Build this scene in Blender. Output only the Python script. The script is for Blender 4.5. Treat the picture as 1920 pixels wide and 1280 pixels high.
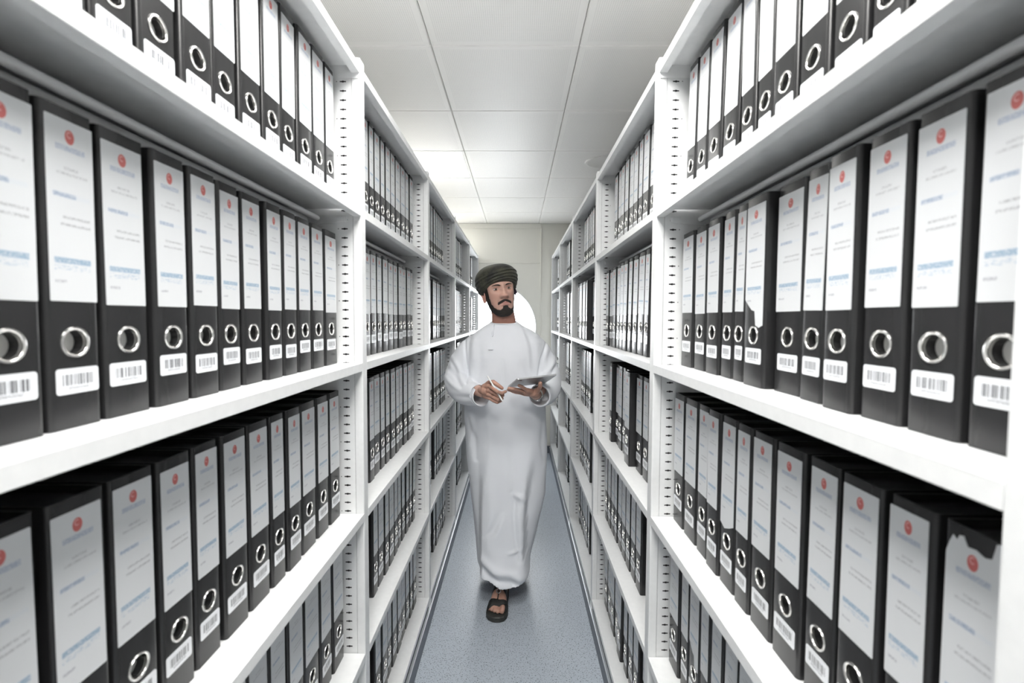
import bpy, bmesh, math, random
from mathutils import Vector, Matrix, noise

for o in list(bpy.data.objects): bpy.data.objects.remove(o, do_unlink=True)
S = bpy.context.scene
COL = S.collection
PI = math.pi
R = math.radians

# ------------------------------------------------------------------ camera, world, exposure
EYE = 1.386
cam_d = bpy.data.cameras.new('camera'); cam = bpy.data.objects.new('camera', cam_d); COL.objects.link(cam)
cam_d.sensor_width = 36; cam_d.lens = 16.67; cam_d.clip_start = .02
def aim(pitch=.0477, yaw=-.0107, roll=.0048):
    r0 = Vector((math.cos(yaw), -math.sin(yaw), 0)); f0 = Vector((math.sin(yaw), math.cos(yaw), 0))
    f = f0*math.cos(pitch) + Vector((0, 0, -math.sin(pitch))); u0 = r0.cross(f)
    r = r0*math.cos(roll) + u0*math.sin(roll); u = u0*math.cos(roll) - r0*math.sin(roll)
    m = Matrix((r, u, -f)).transposed().to_4x4(); m.translation = (0, 0, EYE); cam.matrix_world = m
aim()
cam_d.dof.use_dof = True; cam_d.dof.focus_distance = 2.5; cam_d.dof.aperture_fstop = 5.0
S.camera = cam
wd = bpy.data.worlds.new('world'); S.world = wd; wd.use_nodes = True
wd.node_tree.nodes['Background'].inputs[0].default_value = (.9, .95, 1, 1)
wd.node_tree.nodes['Background'].inputs[1].default_value = .3
S.view_settings.view_transform = 'Standard'; S.view_settings.look = 'None'
S.view_settings.gamma = 1; S.view_settings.use_curve_mapping = False
S.view_settings.exposure = 1.05
PANEL = 17.0       # brightness of the ceiling light panels

# ------------------------------------------------------------------ node and material helpers
class NT:
    def __init__(self, name):
        self.m = bpy.data.materials.new(name); self.m.use_nodes = True
        self.t = self.m.node_tree; self.n = self.t.nodes; self.b = self.n['Principled BSDF']
    def node(self, typ, **kw):
        k = self.n.new(typ)
        for a, v in kw.items(): setattr(k, a, v)
        return k
    def put(self, sock, v):
        if isinstance(v, (int, float)): sock.default_value = v
        elif isinstance(v, tuple): sock.default_value = v if len(v) == len(sock.default_value) else (*v, 1)
        else: self.t.links.new(v, sock)
    def math(self, op, a, b=0.0, c=0.0):
        k = self.node('ShaderNodeMath', operation=op)
        self.put(k.inputs[0], a); self.put(k.inputs[1], b); self.put(k.inputs[2], c)
        return k.outputs[0]
    def mix(self, f, a, b):
        k = self.node('ShaderNodeMix', data_type='RGBA')
        self.put(k.inputs[0], f); self.put(k.inputs[6], a); self.put(k.inputs[7], b)
        return k.outputs[2]
    def coord(self, kind='Object'): return self.node('ShaderNodeTexCoord').outputs[kind]
    def xyz(self, v):
        k = self.node('ShaderNodeSeparateXYZ'); self.put(k.inputs[0], v); return k.outputs
    def vec(self, x, y, z=0.0):
        k = self.node('ShaderNodeCombineXYZ')
        for i, q in enumerate((x, y, z)): self.put(k.inputs[i], q)
        return k.outputs[0]
    def noise(self, v, scale, detail=2, rough=.5):
        k = self.node('ShaderNodeTexNoise'); self.put(k.inputs['Vector'], v)
        k.inputs['Scale'].default_value = scale; k.inputs['Detail'].default_value = detail
        k.inputs['Roughness'].default_value = rough; return k.outputs[0]
    def ramp(self, f, *stops):
        k = self.node('ShaderNodeValToRGB'); self.put(k.inputs[0], f); e = k.color_ramp.elements
        while len(e) < len(stops): e.new(.5)
        for el, (p, c) in zip(e, stops): el.position = p; el.color = (*c, 1) if isinstance(c, tuple) else (c, c, c, 1)
        return k.outputs[0]
    def bump(self, h, strength=.3, dist=.002):
        k = self.node('ShaderNodeBump'); self.put(k.inputs['Height'], h)
        k.inputs['Strength'].default_value = strength; k.inputs['Distance'].default_value = dist
        self.t.links.new(k.outputs[0], self.b.inputs['Normal'])
    def set(self, **kw):
        for a, v in kw.items(): self.put(self.b.inputs[a.replace('_', ' ')], v)
        return self

def flat(name, col, rough=.5, metal=0., **kw):
    k = NT(name); k.set(Base_Color=col, Roughness=rough, Metallic=metal, **kw); return k.m

M = {}
def steel():
    k = NT('white_steel'); o = k.coord()
    n = k.noise(o, 60, 3)
    k.set(Base_Color=k.ramp(n, (.3, (.79, .80, .803)), (.7, (.83, .838, .84))), Roughness=.38)
    k.bump(k.noise(o, 900, 1), .04, .0005); return k.m
M['steel'] = steel()
M['rail'] = flat('light_rail', (.86, .87, .88), .3)
M['plinth'] = flat('plinth_grey', (.15, .17, .20), .45)
M['alu'] = flat('aluminium', (.75, .77, .79), .3, .9)
def black():
    k = NT('binder_black'); o = k.coord()
    n = k.noise(o, 25, 4)
    k.set(Base_Color=k.ramp(n, (.3, (.020, .020, .021)), (.75, (.022, .022, .023))),
          Roughness=.27)
    k.bump(k.noise(o, 1400, 1), .05, .0004); return k.m
M['black'] = black()
M['paper'] = flat('paper_block', (.75, .75, .73), .8)
M['chrome'] = flat('chrome', (.80, .79, .77), .22, 1.)
def label_mat():
    """printed spine label: red emblem, blue and grey lines of small writing"""
    k = NT('spine_label_print'); u, v, _ = k.xyz(k.coord('UV'))
    info = k.node('ShaderNodeObjectInfo').outputs['Random']
    seed = k.math('MULTIPLY', info, 90.)
    def band(x, a, b, soft=.012):
        lo = k.node('ShaderNodeMapRange', interpolation_type='SMOOTHSTEP'); hi = k.node('ShaderNodeMapRange', interpolation_type='SMOOTHSTEP')
        for q, e0, e1, t0, t1 in ((lo, a-soft, a+soft, 0, 1), (hi, b-soft, b+soft, 1, 0)):
            k.put(q.inputs[0], x); q.inputs[1].default_value = e0; q.inputs[2].default_value = e1
            q.inputs[3].default_value = t0; q.inputs[4].default_value = t1
        return k.math('MULTIPLY', lo.outputs[0], hi.outputs[0])
    def words(v0, hgt, u0, u1, fu, fill):
        tx = k.noise(k.vec(k.math('MULTIPLY_ADD', u, fu, seed), k.math('MULTIPLY', v, 160.), v0*50), 1.0, 3, .7)
        ink = k.ramp(tx, (fill, 0.), (min(fill+.12, 1), 1.))
        box = k.math('MULTIPLY', band(u, u0, u1, .01), band(v, v0-hgt/2, v0+hgt/2, .003))
        return k.math('MULTIPLY', ink, box)
    col = (.69, .705, .72)
    col = k.mix(k.math('MULTIPLY', words(.845, .030, .2, .82, 26, .38), .55), col, (.22, .30, .46))
    col = k.mix(k.math('MULTIPLY', words(.735, .016, .36, .66, 30, .42), .5), col, (.28, .28, .3))
    col = k.mix(k.math('MULTIPLY', words(.705, .014, .2, .86, 34, .42), .5), col, (.28, .28, .3))
    col = k.mix(k.math('MULTIPLY', words(.585, .024, .12, .60, 22, .38), .7), col, (.20, .27, .40))
    col = k.mix(k.math('MULTIPLY', band(v, .574, .596), k.math('MULTIPLY', band(u, .1, .9), .10)), col, (.4, .55, .75))
    col = k.mix(k.math('MULTIPLY', words(.465, .014, .3, .9, 30, .42), .6), col, (.2, .2, .22))
    col = k.mix(k.math('MULTIPLY', words(.425, .014, .25, .9, 30, .42), .6), col, (.2, .2, .22))
    col = k.mix(k.math('MULTIPLY', words(.225, .032, .1, .88, 30, .36), .75), col, (.17, .31, .46))
    col = k.mix(k.math('MULTIPLY', words(.185, .030, .1, .86, 14, .5), .6), col, (.2, .34, .5))
    col = k.mix(k.math('MULTIPLY', words(.11, .016, .1, .34, 26, .4), .6), col, (.25, .25, .3))
    du = k.math('MULTIPLY', k.math('SUBTRACT', u, .5), .06); dv = k.math('MULTIPLY', k.math('SUBTRACT', v, .912), .18)
    dist = k.math('SQRT', k.math('ADD', k.math('MULTIPLY', du, du), k.math('MULTIPLY', k.math('MULTIPLY', dv, dv), .7)))
    disc = k.math('LESS_THAN', dist, .0060)
    ox = k.math('ADD', du, .0002); oy = k.math('SUBTRACT', dv, .0022)
    d2 = k.math('SQRT', k.math('ADD', k.math('MULTIPLY', ox, ox), k.math('MULTIPLY', oy, oy)))
    curl = k.math('MULTIPLY', k.math('GREATER_THAN', d2, .0022), k.math('LESS_THAN', d2, .0033))
    curl = k.math('MULTIPLY', curl, k.math('LESS_THAN', du, .0014))
    col = k.mix(disc, col, (.58, .15, .14)); col = k.mix(k.math('MULTIPLY', curl, disc), col, (.80, .45, .43))
    k.set(Base_Color=col, Roughness=.42); return k.m
M['label'] = label_mat()
def barcode_mat():
    k = NT('barcode_print'); u, v, _ = k.xyz(k.coord('UV'))
    seed = k.math('MULTIPLY', k.node('ShaderNodeObjectInfo').outputs['Random'], 60.)
    n = k.noise(k.vec(k.math('MULTIPLY_ADD', u, 26., seed), 0.0), 1., 2, .8)
    bars = k.math('GREATER_THAN', n, .5)
    inside = k.math('MULTIPLY', k.math('COMPARE', u, .5, .37), k.math('COMPARE', v, .55, .22))
    digits = k.math('MULTIPLY', k.math('GREATER_THAN', k.noise(k.vec(k.math('MULTIPLY_ADD', u, 50., seed), k.math('MULTIPLY', v, 30.)), 1., 1), .5),
                    k.math('MULTIPLY', k.math('COMPARE', u, .5, .25), k.math('COMPARE', v, .23, .06)))
    ink = k.math('MAXIMUM', k.math('MULTIPLY', bars, inside), k.math('MULTIPLY', digits, .7))
    k.set(Base_Color=k.mix(ink, (.80, .82, .85), (.05, .05, .06)), Roughness=.35); return k.m
M['barcode'] = barcode_mat()
GX, GY, GP, ZC = -.3105, 1.7265, .526, 2.351
def ceiling_mat():
    k = NT('perforated_metal_tile'); x, y, z = k.xyz(k.coord())
    def cell(c, p): return k.math('SUBTRACT', k.math('FRACT', k.math('MULTIPLY', c, 1/p)), .5)
    def tile(c, o): return k.math('ABSOLUTE', k.math('SUBTRACT', k.math('FRACT', k.math('DIVIDE', k.math('SUBTRACT', c, o), GP)), .5))
    p = .0068
    cx, cy = cell(x, p), cell(y, p)
    d = k.math('SQRT', k.math('ADD', k.math('MULTIPLY', cx, cx), k.math('MULTIPLY', cy, cy)))
    dots = k.math('LESS_THAN', d, .21)
    inner = k.math('MULTIPLY', k.math('LESS_THAN', tile(x, GX), .455), k.math('LESS_THAN', tile(y, GY), .455))
    k.set(Base_Color=k.mix(k.math('MULTIPLY', dots, inner), (.955, .945, .92), (.72, .715, .70)), Roughness=.45)
    return k.m
M['ceiling'] = ceiling_mat()
def floor_mat():
    k = NT('speckled_vinyl'); o = k.coord()
    big = k.noise(o, 3., 3); fine = k.noise(o, 210., 0); mid = k.noise(o, 160., 0)
    col = k.mix(big, (.465, .515, .575), (.505, .555, .615))
    col = k.mix(k.ramp(fine, (.68, 0.), (.72, 1.)), col, (.10, .12, .145))
    col = k.mix(k.ramp(mid, (.70, 0.), (.74, 1.)), col, (.26, .29, .34))
    k.set(Base_Color=col, Roughness=.33); k.bump(k.noise(o, 120, 2), .06, .001); return k.m
M['floor'] = floor_mat()
def wall_mat():
    k = NT('cream_wall'); o = k.coord()
    k.set(Base_Color=k.mix(k.noise(o, 4, 3), (.82, .81, .745), (.85, .84, .775)), Roughness=.5); return k.m
M['wall'] = wall_mat()
M['white_wall'] = flat('white_wall', (.80, .80, .79), .6)
def glow(name, col, s):
    k = NT(name); k.set(Base_Color=(.8, .8, .8), Emission_Color=col, Emission_Strength=s); return k.m
for row, power in ((2, .24), (-2, .70), (-4, 1.2), (5, .45)): M['panel', row] = glow('light_diffuser', (1, .985, .955), PANEL*power)   # strengths set panel by panel to balance the light
M['daylight'] = glow('daylight_pane', (.95, .98, 1), 5.0)
M['trim'] = flat('light_trim', (.82, .82, .80), .4)

# ------------------------------------------------------------------ mesh helpers
def link(o, parent=None):
    COL.objects.link(o)
    if parent: o.parent = parent
    return o
def empty(name, loc=(0, 0, 0), rz=0., ry=0.):
    o = bpy.data.objects.new(name, None); o.empty_display_size = .05; COL.objects.link(o)
    o.location = loc; o.rotation_euler = (0, ry, rz); return o
def tag(o, label, cat, group=None):
    o['label'] = label; o['category'] = cat
    if group: o['group'] = group
    return o
def mesh_from(bm, name, mats, smooth=False):
    me = bpy.data.meshes.new(name); bm.normal_update(); bm.to_mesh(me); bm.free()
    for m in (mats if isinstance(mats, (list, tuple)) else [mats]): me.materials.append(m)
    if smooth:
        for p in me.polygons: p.use_smooth = True
        try: me.set_sharp_from_angle(angle=R(40))
        except Exception: pass
    return me
def obj(name, bm, mats, parent=None, smooth=False):
    me = bm if isinstance(bm, bpy.types.Mesh) else mesh_from(bm, name, mats, smooth)
    return link(bpy.data.objects.new(name, me), parent)
def struct(name, bm, mats, parent=None, smooth=False):
    o = obj(name, bm, mats, parent, smooth)
    if not parent: o['kind'] = 'structure'
    return o
def box(bm, a, b, bev=0., mi=0):
    x0, y0, z0 = (min(a[i], b[i]) for i in range(3)); x1, y1, z1 = (max(a[i], b[i]) for i in range(3))
    v = [bm.verts.new(p) for p in ((x0,y0,z0),(x1,y0,z0),(x1,y1,z0),(x0,y1,z0),(x0,y0,z1),(x1,y0,z1),(x1,y1,z1),(x0,y1,z1))]
    fs = [bm.faces.new([v[i] for i in q]) for q in ((0,3,2,1),(4,5,6,7),(0,1,5,4),(1,2,6,5),(2,3,7,6),(3,0,4,7))]
    for f in fs: f.material_index = mi
    if bev:
        es = list({e for f in fs for e in f.edges})
        r = bmesh.ops.bevel(bm, geom=es, offset=bev, segments=2, affect='EDGES', profile=.6)
        for f in r['faces']: f.material_index = mi
    return fs
def boxes(*bs, bev=0.):
    bm = bmesh.new()
    for a, b in bs: box(bm, a, b, bev)
    return bm
def loft(bm, rings, cap=(True, True), closed=True, mi=0):
    """rings: lists of points, all the same length"""
    vr = [[bm.verts.new(p) for p in r] for r in rings]; n = len(vr[0])
    for a, b in zip(vr, vr[1:]):
        for i in range(n if closed else n-1):
            j = (i+1) % n
            try: bm.faces.new((a[i], a[j], b[j], b[i])).material_index = mi
            except ValueError: pass
    if cap[0]: bm.faces.new(vr[0][::-1]).material_index = mi
    if cap[1]: bm.faces.new(vr[-1]).material_index = mi
    return vr
def frame_of(d, hint=Vector((0, 0, 1))):
    d = d.normalized()
    if abs(d.dot(hint)) > .95: hint = Vector((1, 0, 0))
    a = d.cross(hint).normalized(); return a, a.cross(d).normalized()
def tube(bm, pts, rad, n=10, cap=True, flat=1., mi=0, hint=Vector((0, 0, 1)), round_ends=False):
    pts = [Vector(p) for p in pts]; rad = rad if isinstance(rad, (list, tuple)) else [rad]*len(pts)
    if round_ends:
        d0 = (pts[0]-pts[1]).normalized(); d1 = (pts[-1]-pts[-2]).normalized(); r0, r1 = rad[0], rad[-1]
        pts = [pts[0]+d0*r0*.95, pts[0]+d0*r0*.62] + pts + [pts[-1]+d1*r1*.62, pts[-1]+d1*r1*.95]
        rad = [r0*.3, r0*.78] + list(rad) + [r1*.78, r1*.3]
    rings = []; a0 = None
    for i, p in enumerate(pts):
        d = (pts[min(i+1, len(pts)-1)] - pts[max(i-1, 0)]).normalized()
        if a0 is None: a, b = frame_of(d, hint)
        else:
            a = (a0 - d*a0.dot(d)).normalized(); b = a.cross(d).normalized()
        a0 = a
        rings.append([p + (a*math.cos(t)*1. + b*math.sin(t)*flat)*rad[i] for t in (2*PI*k/n for k in range(n))])
    return loft(bm, rings, (cap, cap), mi=mi)
def lathe(bm, prof, n=28, axis='x', at=(0, 0, 0), mi=0):
    """prof: (distance along axis, radius)"""
    rings = []
    for h, r in prof:
        ring = []
        for i in range(n):
            c, s = r*math.cos(2*PI*i/n), r*math.sin(2*PI*i/n)
            p = {'x': (h, c, s), 'z': (c, s, h), 'y': (s, h, c)}[axis]
            ring.append(Vector(p)+Vector(at))
        rings.append(ring)
    return loft(bm, rings, (False, False), mi=mi)
def lerp(a, b, t): return a+(b-a)*t
def curve(t, pts):
    """piecewise smooth interpolation of (t, value) pairs"""
    if t <= pts[0][0]: return pts[0][1]
    for (a, va), (b, vb) in zip(pts, pts[1:]):
        if t <= b:
            q = (t-a)/(b-a); q = q*q*(3-2*q); return va+(vb-va)*q
    return pts[-1][1]

# ------------------------------------------------------------------ the setting
XW0, XW1, YW0, YW1 = -1.42, 1.40, -1.95, 4.86
struct('floor', boxes(((XW0-.1, YW0-.1, -.08), (XW1+.1, YW1+.1, 0))), M['floor'])
struct('wall_left', boxes(((XW0-.1, YW0-.1, 0), (XW0, YW1+.1, 2.6))), M['white_wall'])
struct('wall_right', boxes(((XW1, YW0-.1, 0), (XW1+.1, YW1+.1, 2.6))), M['white_wall'])
struct('wall_front', boxes(((XW0, YW0-.1, 0), (XW1, YW0, 2.6))), M['white_wall'])
WCX, WCZ, WCR = -.240, 1.300, .432
def wall_with_round_hole():
    bm = bmesh.new(); n = 64
    for y, flip in ((YW1, False), (YW1+.1, True)):
        o = [bm.verts.new((x, y, z)) for x, z in ((XW0, 0), (XW1, 0), (XW1, 2.6), (XW0, 2.6))]
        h = [bm.verts.new((WCX+WCR*math.cos(2*PI*i/n), y, WCZ+WCR*math.sin(2*PI*i/n))) for i in range(n)]
        es = [bm.edges.new((o[i], o[(i+1) % 4])) for i in range(4)] + [bm.edges.new((h[i], h[(i+1) % n])) for i in range(n)]
        bmesh.ops.triangle_fill(bm, use_beauty=True, use_dissolve=False, edges=es)
    lathe(bm, [(YW1, WCR), (YW1+.1, WCR)], 64, 'y', (WCX, 0, WCZ))
    bmesh.ops.recalc_face_normals(bm, faces=bm.faces)
    return bm
struct('wall_back', wall_with_round_hole(), M['wall'])
bm = bmesh.new(); lathe(bm, [(YW1-.006, WCR-.004), (YW1-.006, WCR+.006), (YW1+.03, WCR+.006)], 96, 'y', (WCX, 0, WCZ))
lathe(bm, [(YW1-.006, WCR-.004), (YW1+.05, WCR-.004)], 96, 'y', (WCX, 0, WCZ))
win = struct('window_1', bm, M['trim'], smooth=True)
win['label'] = 'round white overexposed window in the cream end wall'
bm = bmesh.new(); bmesh.ops.create_circle(bm, cap_ends=True, segments=96, radius=WCR-.004)
for v in bm.verts: v.co = Vector((WCX+v.co.x, YW1+.03, WCZ+v.co.y))
obj('pane', bm, M['daylight'], win)
# shallow panelled trim on the end wall: header strip, transom panel edge and the upright joint
struct('trim_1', boxes(((-.60, YW1-.012, 2.300), (.239, YW1, 2.349)), bev=.002), M['wall'])
struct('trim_2', boxes(((-.60, YW1-.007, 1.950), (.239, YW1, 1.962)), bev=.002), M['wall'])
struct('trim_3', boxes(((.233, YW1-.012, 0.08), (.241, YW1, 2.300)), bev=.002), M['wall'])
struct('baseboard_back', boxes(((XW0, YW1-.012, 0), (XW1, YW1, .075)), bev=.002), M['plinth'])
LIGHTS = [(-1, 2), (0, -2), (0, -4), (-2, 5)]  # last panel is added out of view to brighten the end wall
def ceiling_mesh():
    bm = bmesh.new(); g = .0011
    i0, i1 = math.floor((XW0-GX)/GP), math.ceil((XW1-GX)/GP); j0, j1 = math.floor((YW0-GY)/GP), math.ceil((YW1-GY)/GP)
    for i in range(i0, i1):
        for j in range(j0, j1):
            if (i, j) in LIGHTS: continue
            xa, xb = max(GX+i*GP, XW0)+g, min(GX+(i+1)*GP, XW1)-g; ya, yb = max(GY+j*GP, YW0)+g, min(GY+(j+1)*GP, YW1)-g
            if xb-xa < .02 or yb-ya < .02: continue
            c = .0035
            lo = [(xa+c, ya+c, ZC), (xb-c, ya+c, ZC), (xb-c, yb-c, ZC), (xa+c, yb-c, ZC)]
            hi = [(xa, ya, ZC+.004), (xb, ya, ZC+.004), (xb, yb, ZC+.004), (xa, yb, ZC+.004)]
            tp = [(x, y, ZC+.03) for x, y, _ in hi]
            loft(bm, [lo, hi, tp], (True, False))
    box(bm, (XW0, YW0, ZC+.03), (XW1, YW1, ZC+.09))
    return bm
struct('ceiling', ceiling_mesh(), M['ceiling'])
LNAMES = ['square white glowing light panel in the ceiling above the left shelves', 'square ceiling light panel straight above the nearest shelving bays',
          'square ceiling light panel over the aisle right behind the viewer', 'added square ceiling light panel, unseen behind the farthest left bay']
for (i, j), lab in zip(LIGHTS, LNAMES):
    x0, y0 = GX+i*GP, GY+j*GP
    t = tag(empty('ceiling_light', (x0+GP/2, y0+GP/2, ZC)), lab, 'light', 'square ceiling lights')
    h = GP/2-.002; w = .018
    bm = boxes(((-h, -h, 0), (h, -h+w, .02)), ((-h, h-w, 0), (h, h, .02)), ((-h, -h+w, 0), (-h+w, h-w, .02)), ((h-w, -h+w, 0), (h, h-w, .02)))
    obj('frame', bm, M['trim'], t)
    bm = boxes(((-h+w, -h+w, .004), (h-w, h-w, .012))); obj('diffuser', bm, M['panel', j], t)
bm = bmesh.new(); lathe(bm, [(0, .114), (-.004, .112), (-.006, .102), (-.003, .092), (-.001, .088), (-.001, .0005)], 48, 'z')
spk = obj('ceiling_speaker', bm, M['ceiling'], None, True); spk.location = (.525, 2.97, ZC)
tag(spk, 'round flat speaker cover set in the ceiling above the right shelves', 'speaker')

# ------------------------------------------------------------------ shelving
B, TP, DEP = .90, .035, .385
XL, XR = -.3928, .3454
ZS = [.116, .508, .881, 1.272, 1.662, 2.012]
LIP = .021
SLOT = .0226
def upright_bm(lined=True):
    """local: x = outwards towards the aisle (front at 0), y = thickness 0..TP; slotted skins on both sides"""
    bm = bmesh.new(); ztop = 2.03; fb = .004
    box(bm, (-.022, 0, 0), (0, TP, ztop), .003)                      # front column
    box(bm, (-DEP, 0, 0), (-DEP+.02, TP, ztop))                      # rear column
    cols = [(-.043, .0078), (-.325, .0078)]
    z0 = .13; n = int((ztop-.02-z0)/SLOT)
    for y in (.0015, TP-.0015):
        xs = [-DEP+.02, -.345, -.305, -.075, -.022]
        def quad(xa, xb, za, zb):
            bm.faces.new([bm.verts.new(p) for p in ((xa, y, za), (xb, y, za), (xb, y, zb), (xa, y, zb))])
        quad(xs[0], xs[-1], 0, z0); quad(xs[0], xs[-1], z0+n*SLOT, ztop)
        quad(xs[0], xs[1], z0, z0+n*SLOT); quad(xs[2], xs[3], z0, z0+n*SLOT)
        for xa, xb, xc in ((xs[1], xs[2], -.325), (xs[3], xs[4], -.043)):
            for k in range(n):
                za, zb = z0+k*SLOT, z0+(k+1)*SLOT; zc = (za+zb)/2
                hole = [(xc-.0078, zc-.0015), (xc-.0028, zc-.0015), (xc-.0012, zc-.0026), (xc+.0012, zc-.0026), (xc+.0028, zc-.0015), (xc+.0078, zc-.0015),
                        (xc+.0078, zc+.0015), (xc+.0028, zc+.0015), (xc+.0012, zc+.0026), (xc-.0012, zc+.0026), (xc-.0028, zc+.0015), (xc-.0078, zc+.0015)]
                rim = [(xa, za), (lerp(xa, xb, .3), za), (lerp(xa, xb, .45), za), (lerp(xa, xb, .55), za), (lerp(xa, xb, .7), za), (xb, za),
                       (xb, zb), (lerp(xa, xb, .7), zb), (lerp(xa, xb, .55), zb), (lerp(xa, xb, .45), zb), (lerp(xa, xb, .3), zb), (xa, zb)]
                hv = [bm.verts.new((a, y, b)) for a, b in hole]; rv = [bm.verts.new((a, y, b)) for a, b in rim]
                for q in range(12): bm.faces.new((rv[q], rv[(q+1) % 12], hv[(q+1) % 12], hv[q]))
    if lined:                                                       # added dark liner: shade inside the slots put in as colour
        fs = box(bm, (-.060, .012, .10), (-.0225, TP-.012, 2.02)); fs += box(bm, (-DEP+.021, .012, .10), (-.30, TP-.012, 2.02))
        for f in fs: f.material_index = 1
    # small round marks behind every fourth slot
    for k in range(1, n, 4):
        zc = z0+(k+.5)*SLOT
        for y in (-.0002, TP+.0002):
            v = [bm.verts.new((-.0587+.0013*math.cos(a), y+(.0015 if y < 0 else -.0015), zc+.0013*math.sin(a))) for a in (2*PI*i/6 for i in range(6))]
            f = bm.faces.new(v); f.material_index = 1
    bmesh.ops.recalc_face_normals(bm, faces=bm.faces)
    return bm
M['hole'] = flat('dark_hole', (.02, .02, .02), .8)
UP = mesh_from(upright_bm(), 'upright', [M['steel'], M['hole']]); UPO = mesh_from(upright_bm(False), 'upright', [M['steel'], M['hole']])
def tray_bm(Ln, up=False):
    bm = bmesh.new()
    box(bm, (-DEP, 0, -.003), (0, Ln, 0), .001)
    box(bm, (-.0025, 0, -LIP), (0, Ln, -.0005), .0008)               # front lip
    box(bm, (-.020, 0, -LIP), (-.002, Ln, -LIP+.002))                # folded return
    box(bm, (-DEP, 0, -LIP), (-DEP+.0025, Ln, -.001))
    box(bm, (-DEP+.002, 0, -LIP), (-DEP+.02, Ln, -LIP+.002))
    return bm
LN = B-TP-.001
TRAY = mesh_from(tray_bm(LN), 'shelf', [M['steel']])
def rail_bm():
    bm = bmesh.new()
    for x, z in ((-.102, -.030), (-.132, -.034)): tube(bm, [(x, .022, z), (x, LN-.022, z)], .0068, 12)
    return bm
RAIL = mesh_from(rail_bm(), 'support_rail', [M['rail']], True)
def bracket_bm(s):
    """stamped end bracket under a shelf; s = 0 near end, 1 far end"""
    bm = bmesh.new(); y0 = .0 if s == 0 else LN-.006
    prof = [(-.035, -.022), (-.035, -.034), (-.06, -.038), (-.185, -.047), (-.20, -.040), (-.20, -.022)]
    loft(bm, [[(x, y0, z) for x, z in prof], [(x, y0+.006, z) for x, z in prof]])
    y1 = y0+.006 if s == 0 else y0
    box(bm, (-.058, y1-.004, -.036), (-.038, y1+.004, -.024), .001)
    bmesh.ops.recalc_face_normals(bm, faces=bm.faces)
    return bm
BRA = [mesh_from(bracket_bm(s), 'bracket', [M['steel']]) for s in (0, 1)]
def bolt_bm():
    bm = bmesh.new(); lathe(bm, [(0, .0085), (-.002, .0085), (-.0035, .006), (-.0035, .0035), (-.001, .003), (-.001, .0001)], 14, 'y'); return bm
BOLT = mesh_from(bolt_bm(), 'bolt', [M['chrome']], True)
PLATE = mesh_from(boxes(((-.165, -.0016, -.034), (-.002, 0, -.001)), bev=.0006), 'corner_plate', [M['steel']])
BACK = mesh_from(boxes(((-DEP-.004, 0, .08), (-DEP-.0005, LN, 2.02))), 'back_panel', [M['steel']])
def plinth_bm():
    bm = bmesh.new(); box(bm, (-.05, 0, 0), (.008, LN+TP, .070), .002); return bm
PLIN = mesh_from(plinth_bm(), 'plinth', [M['plinth']])
STRIP = mesh_from(boxes(((-.004, 0, .0702), (.008, LN+TP, .0732)), bev=.001), 'metal_strip', [M['alu']])
KICK = mesh_from(boxes(((-.03, 0, .0734), (-.012, LN, .0945))), 'kick_plate', [M['plinth']])
SIDES = {'left': (XL, 1), 'right': (XR, -1)}
BAYS = ['nearest', 'second', 'third', 'fourth', 'farthest']
def inst(name, me, parent, loc=(0, 0, 0)):
    o = bpy.data.objects.new(name, me); o.location = loc; return link(o, parent)
def mirror_mesh(me):
    m = me.copy()
    for v in m.vertices: v.co.x = -v.co.x
    m.flip_normals(); return m
SH = {'left': dict(UP=UP, UPO=UPO, TRAY=TRAY, RAIL=RAIL, B0=BRA[0], B1=BRA[1], BOLT=BOLT, PLATE=PLATE, BACK=BACK, PLIN=PLIN, STRIP=STRIP, KICK=KICK)}
SH['right'] = {k: mirror_mesh(m) for k, m in SH['left'].items()}
for side, (xf, sg) in SIDES.items():
    K = SH[side]
    for b in range(5):
        y0 = .30 + B*b + TP                                          # near end of the trays
        words = {0: 'beside the viewer', 1: 'just before the robed man', 2: 'level with the robed man', 3: 'last but one before the wall', 4: 'against the end wall'}[b]
        t = tag(empty('shelving_bay', (xf, y0, 0)), f'white steel shelving bay on the {side}, {BAYS[b]} one, {words}', 'shelving', f'shelving bays on the {side}')
        if b == 0: inst('upright', K['UP'], t, (0, -TP, 0))
        inst('upright', K['UPO' if b > 2 else 'UP'], t, (0, B-TP, 0))
        inst('back_panel', K['BACK'], t)
        inst('plinth', K['PLIN'], t); inst('metal_strip', K['STRIP'], t); inst('kick_plate', K['KICK'], t)
        for k, z in enumerate(ZS):
            s = inst('top_panel' if k == 5 else 'shelf', K['TRAY'], t, (0, 0, z))
            if k < 5 and k > 0:
                inst('support_rail', K['RAIL'], s); inst('bracket', K['B0'], s); inst('bracket', K['B1'], s)
            if k == 5:
                p = inst('corner_plate', K['PLATE'], s, (0, LN, 0)); inst('bolt', K['BOLT'], p, (-.115*sg, -.0016, -.017))

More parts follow.
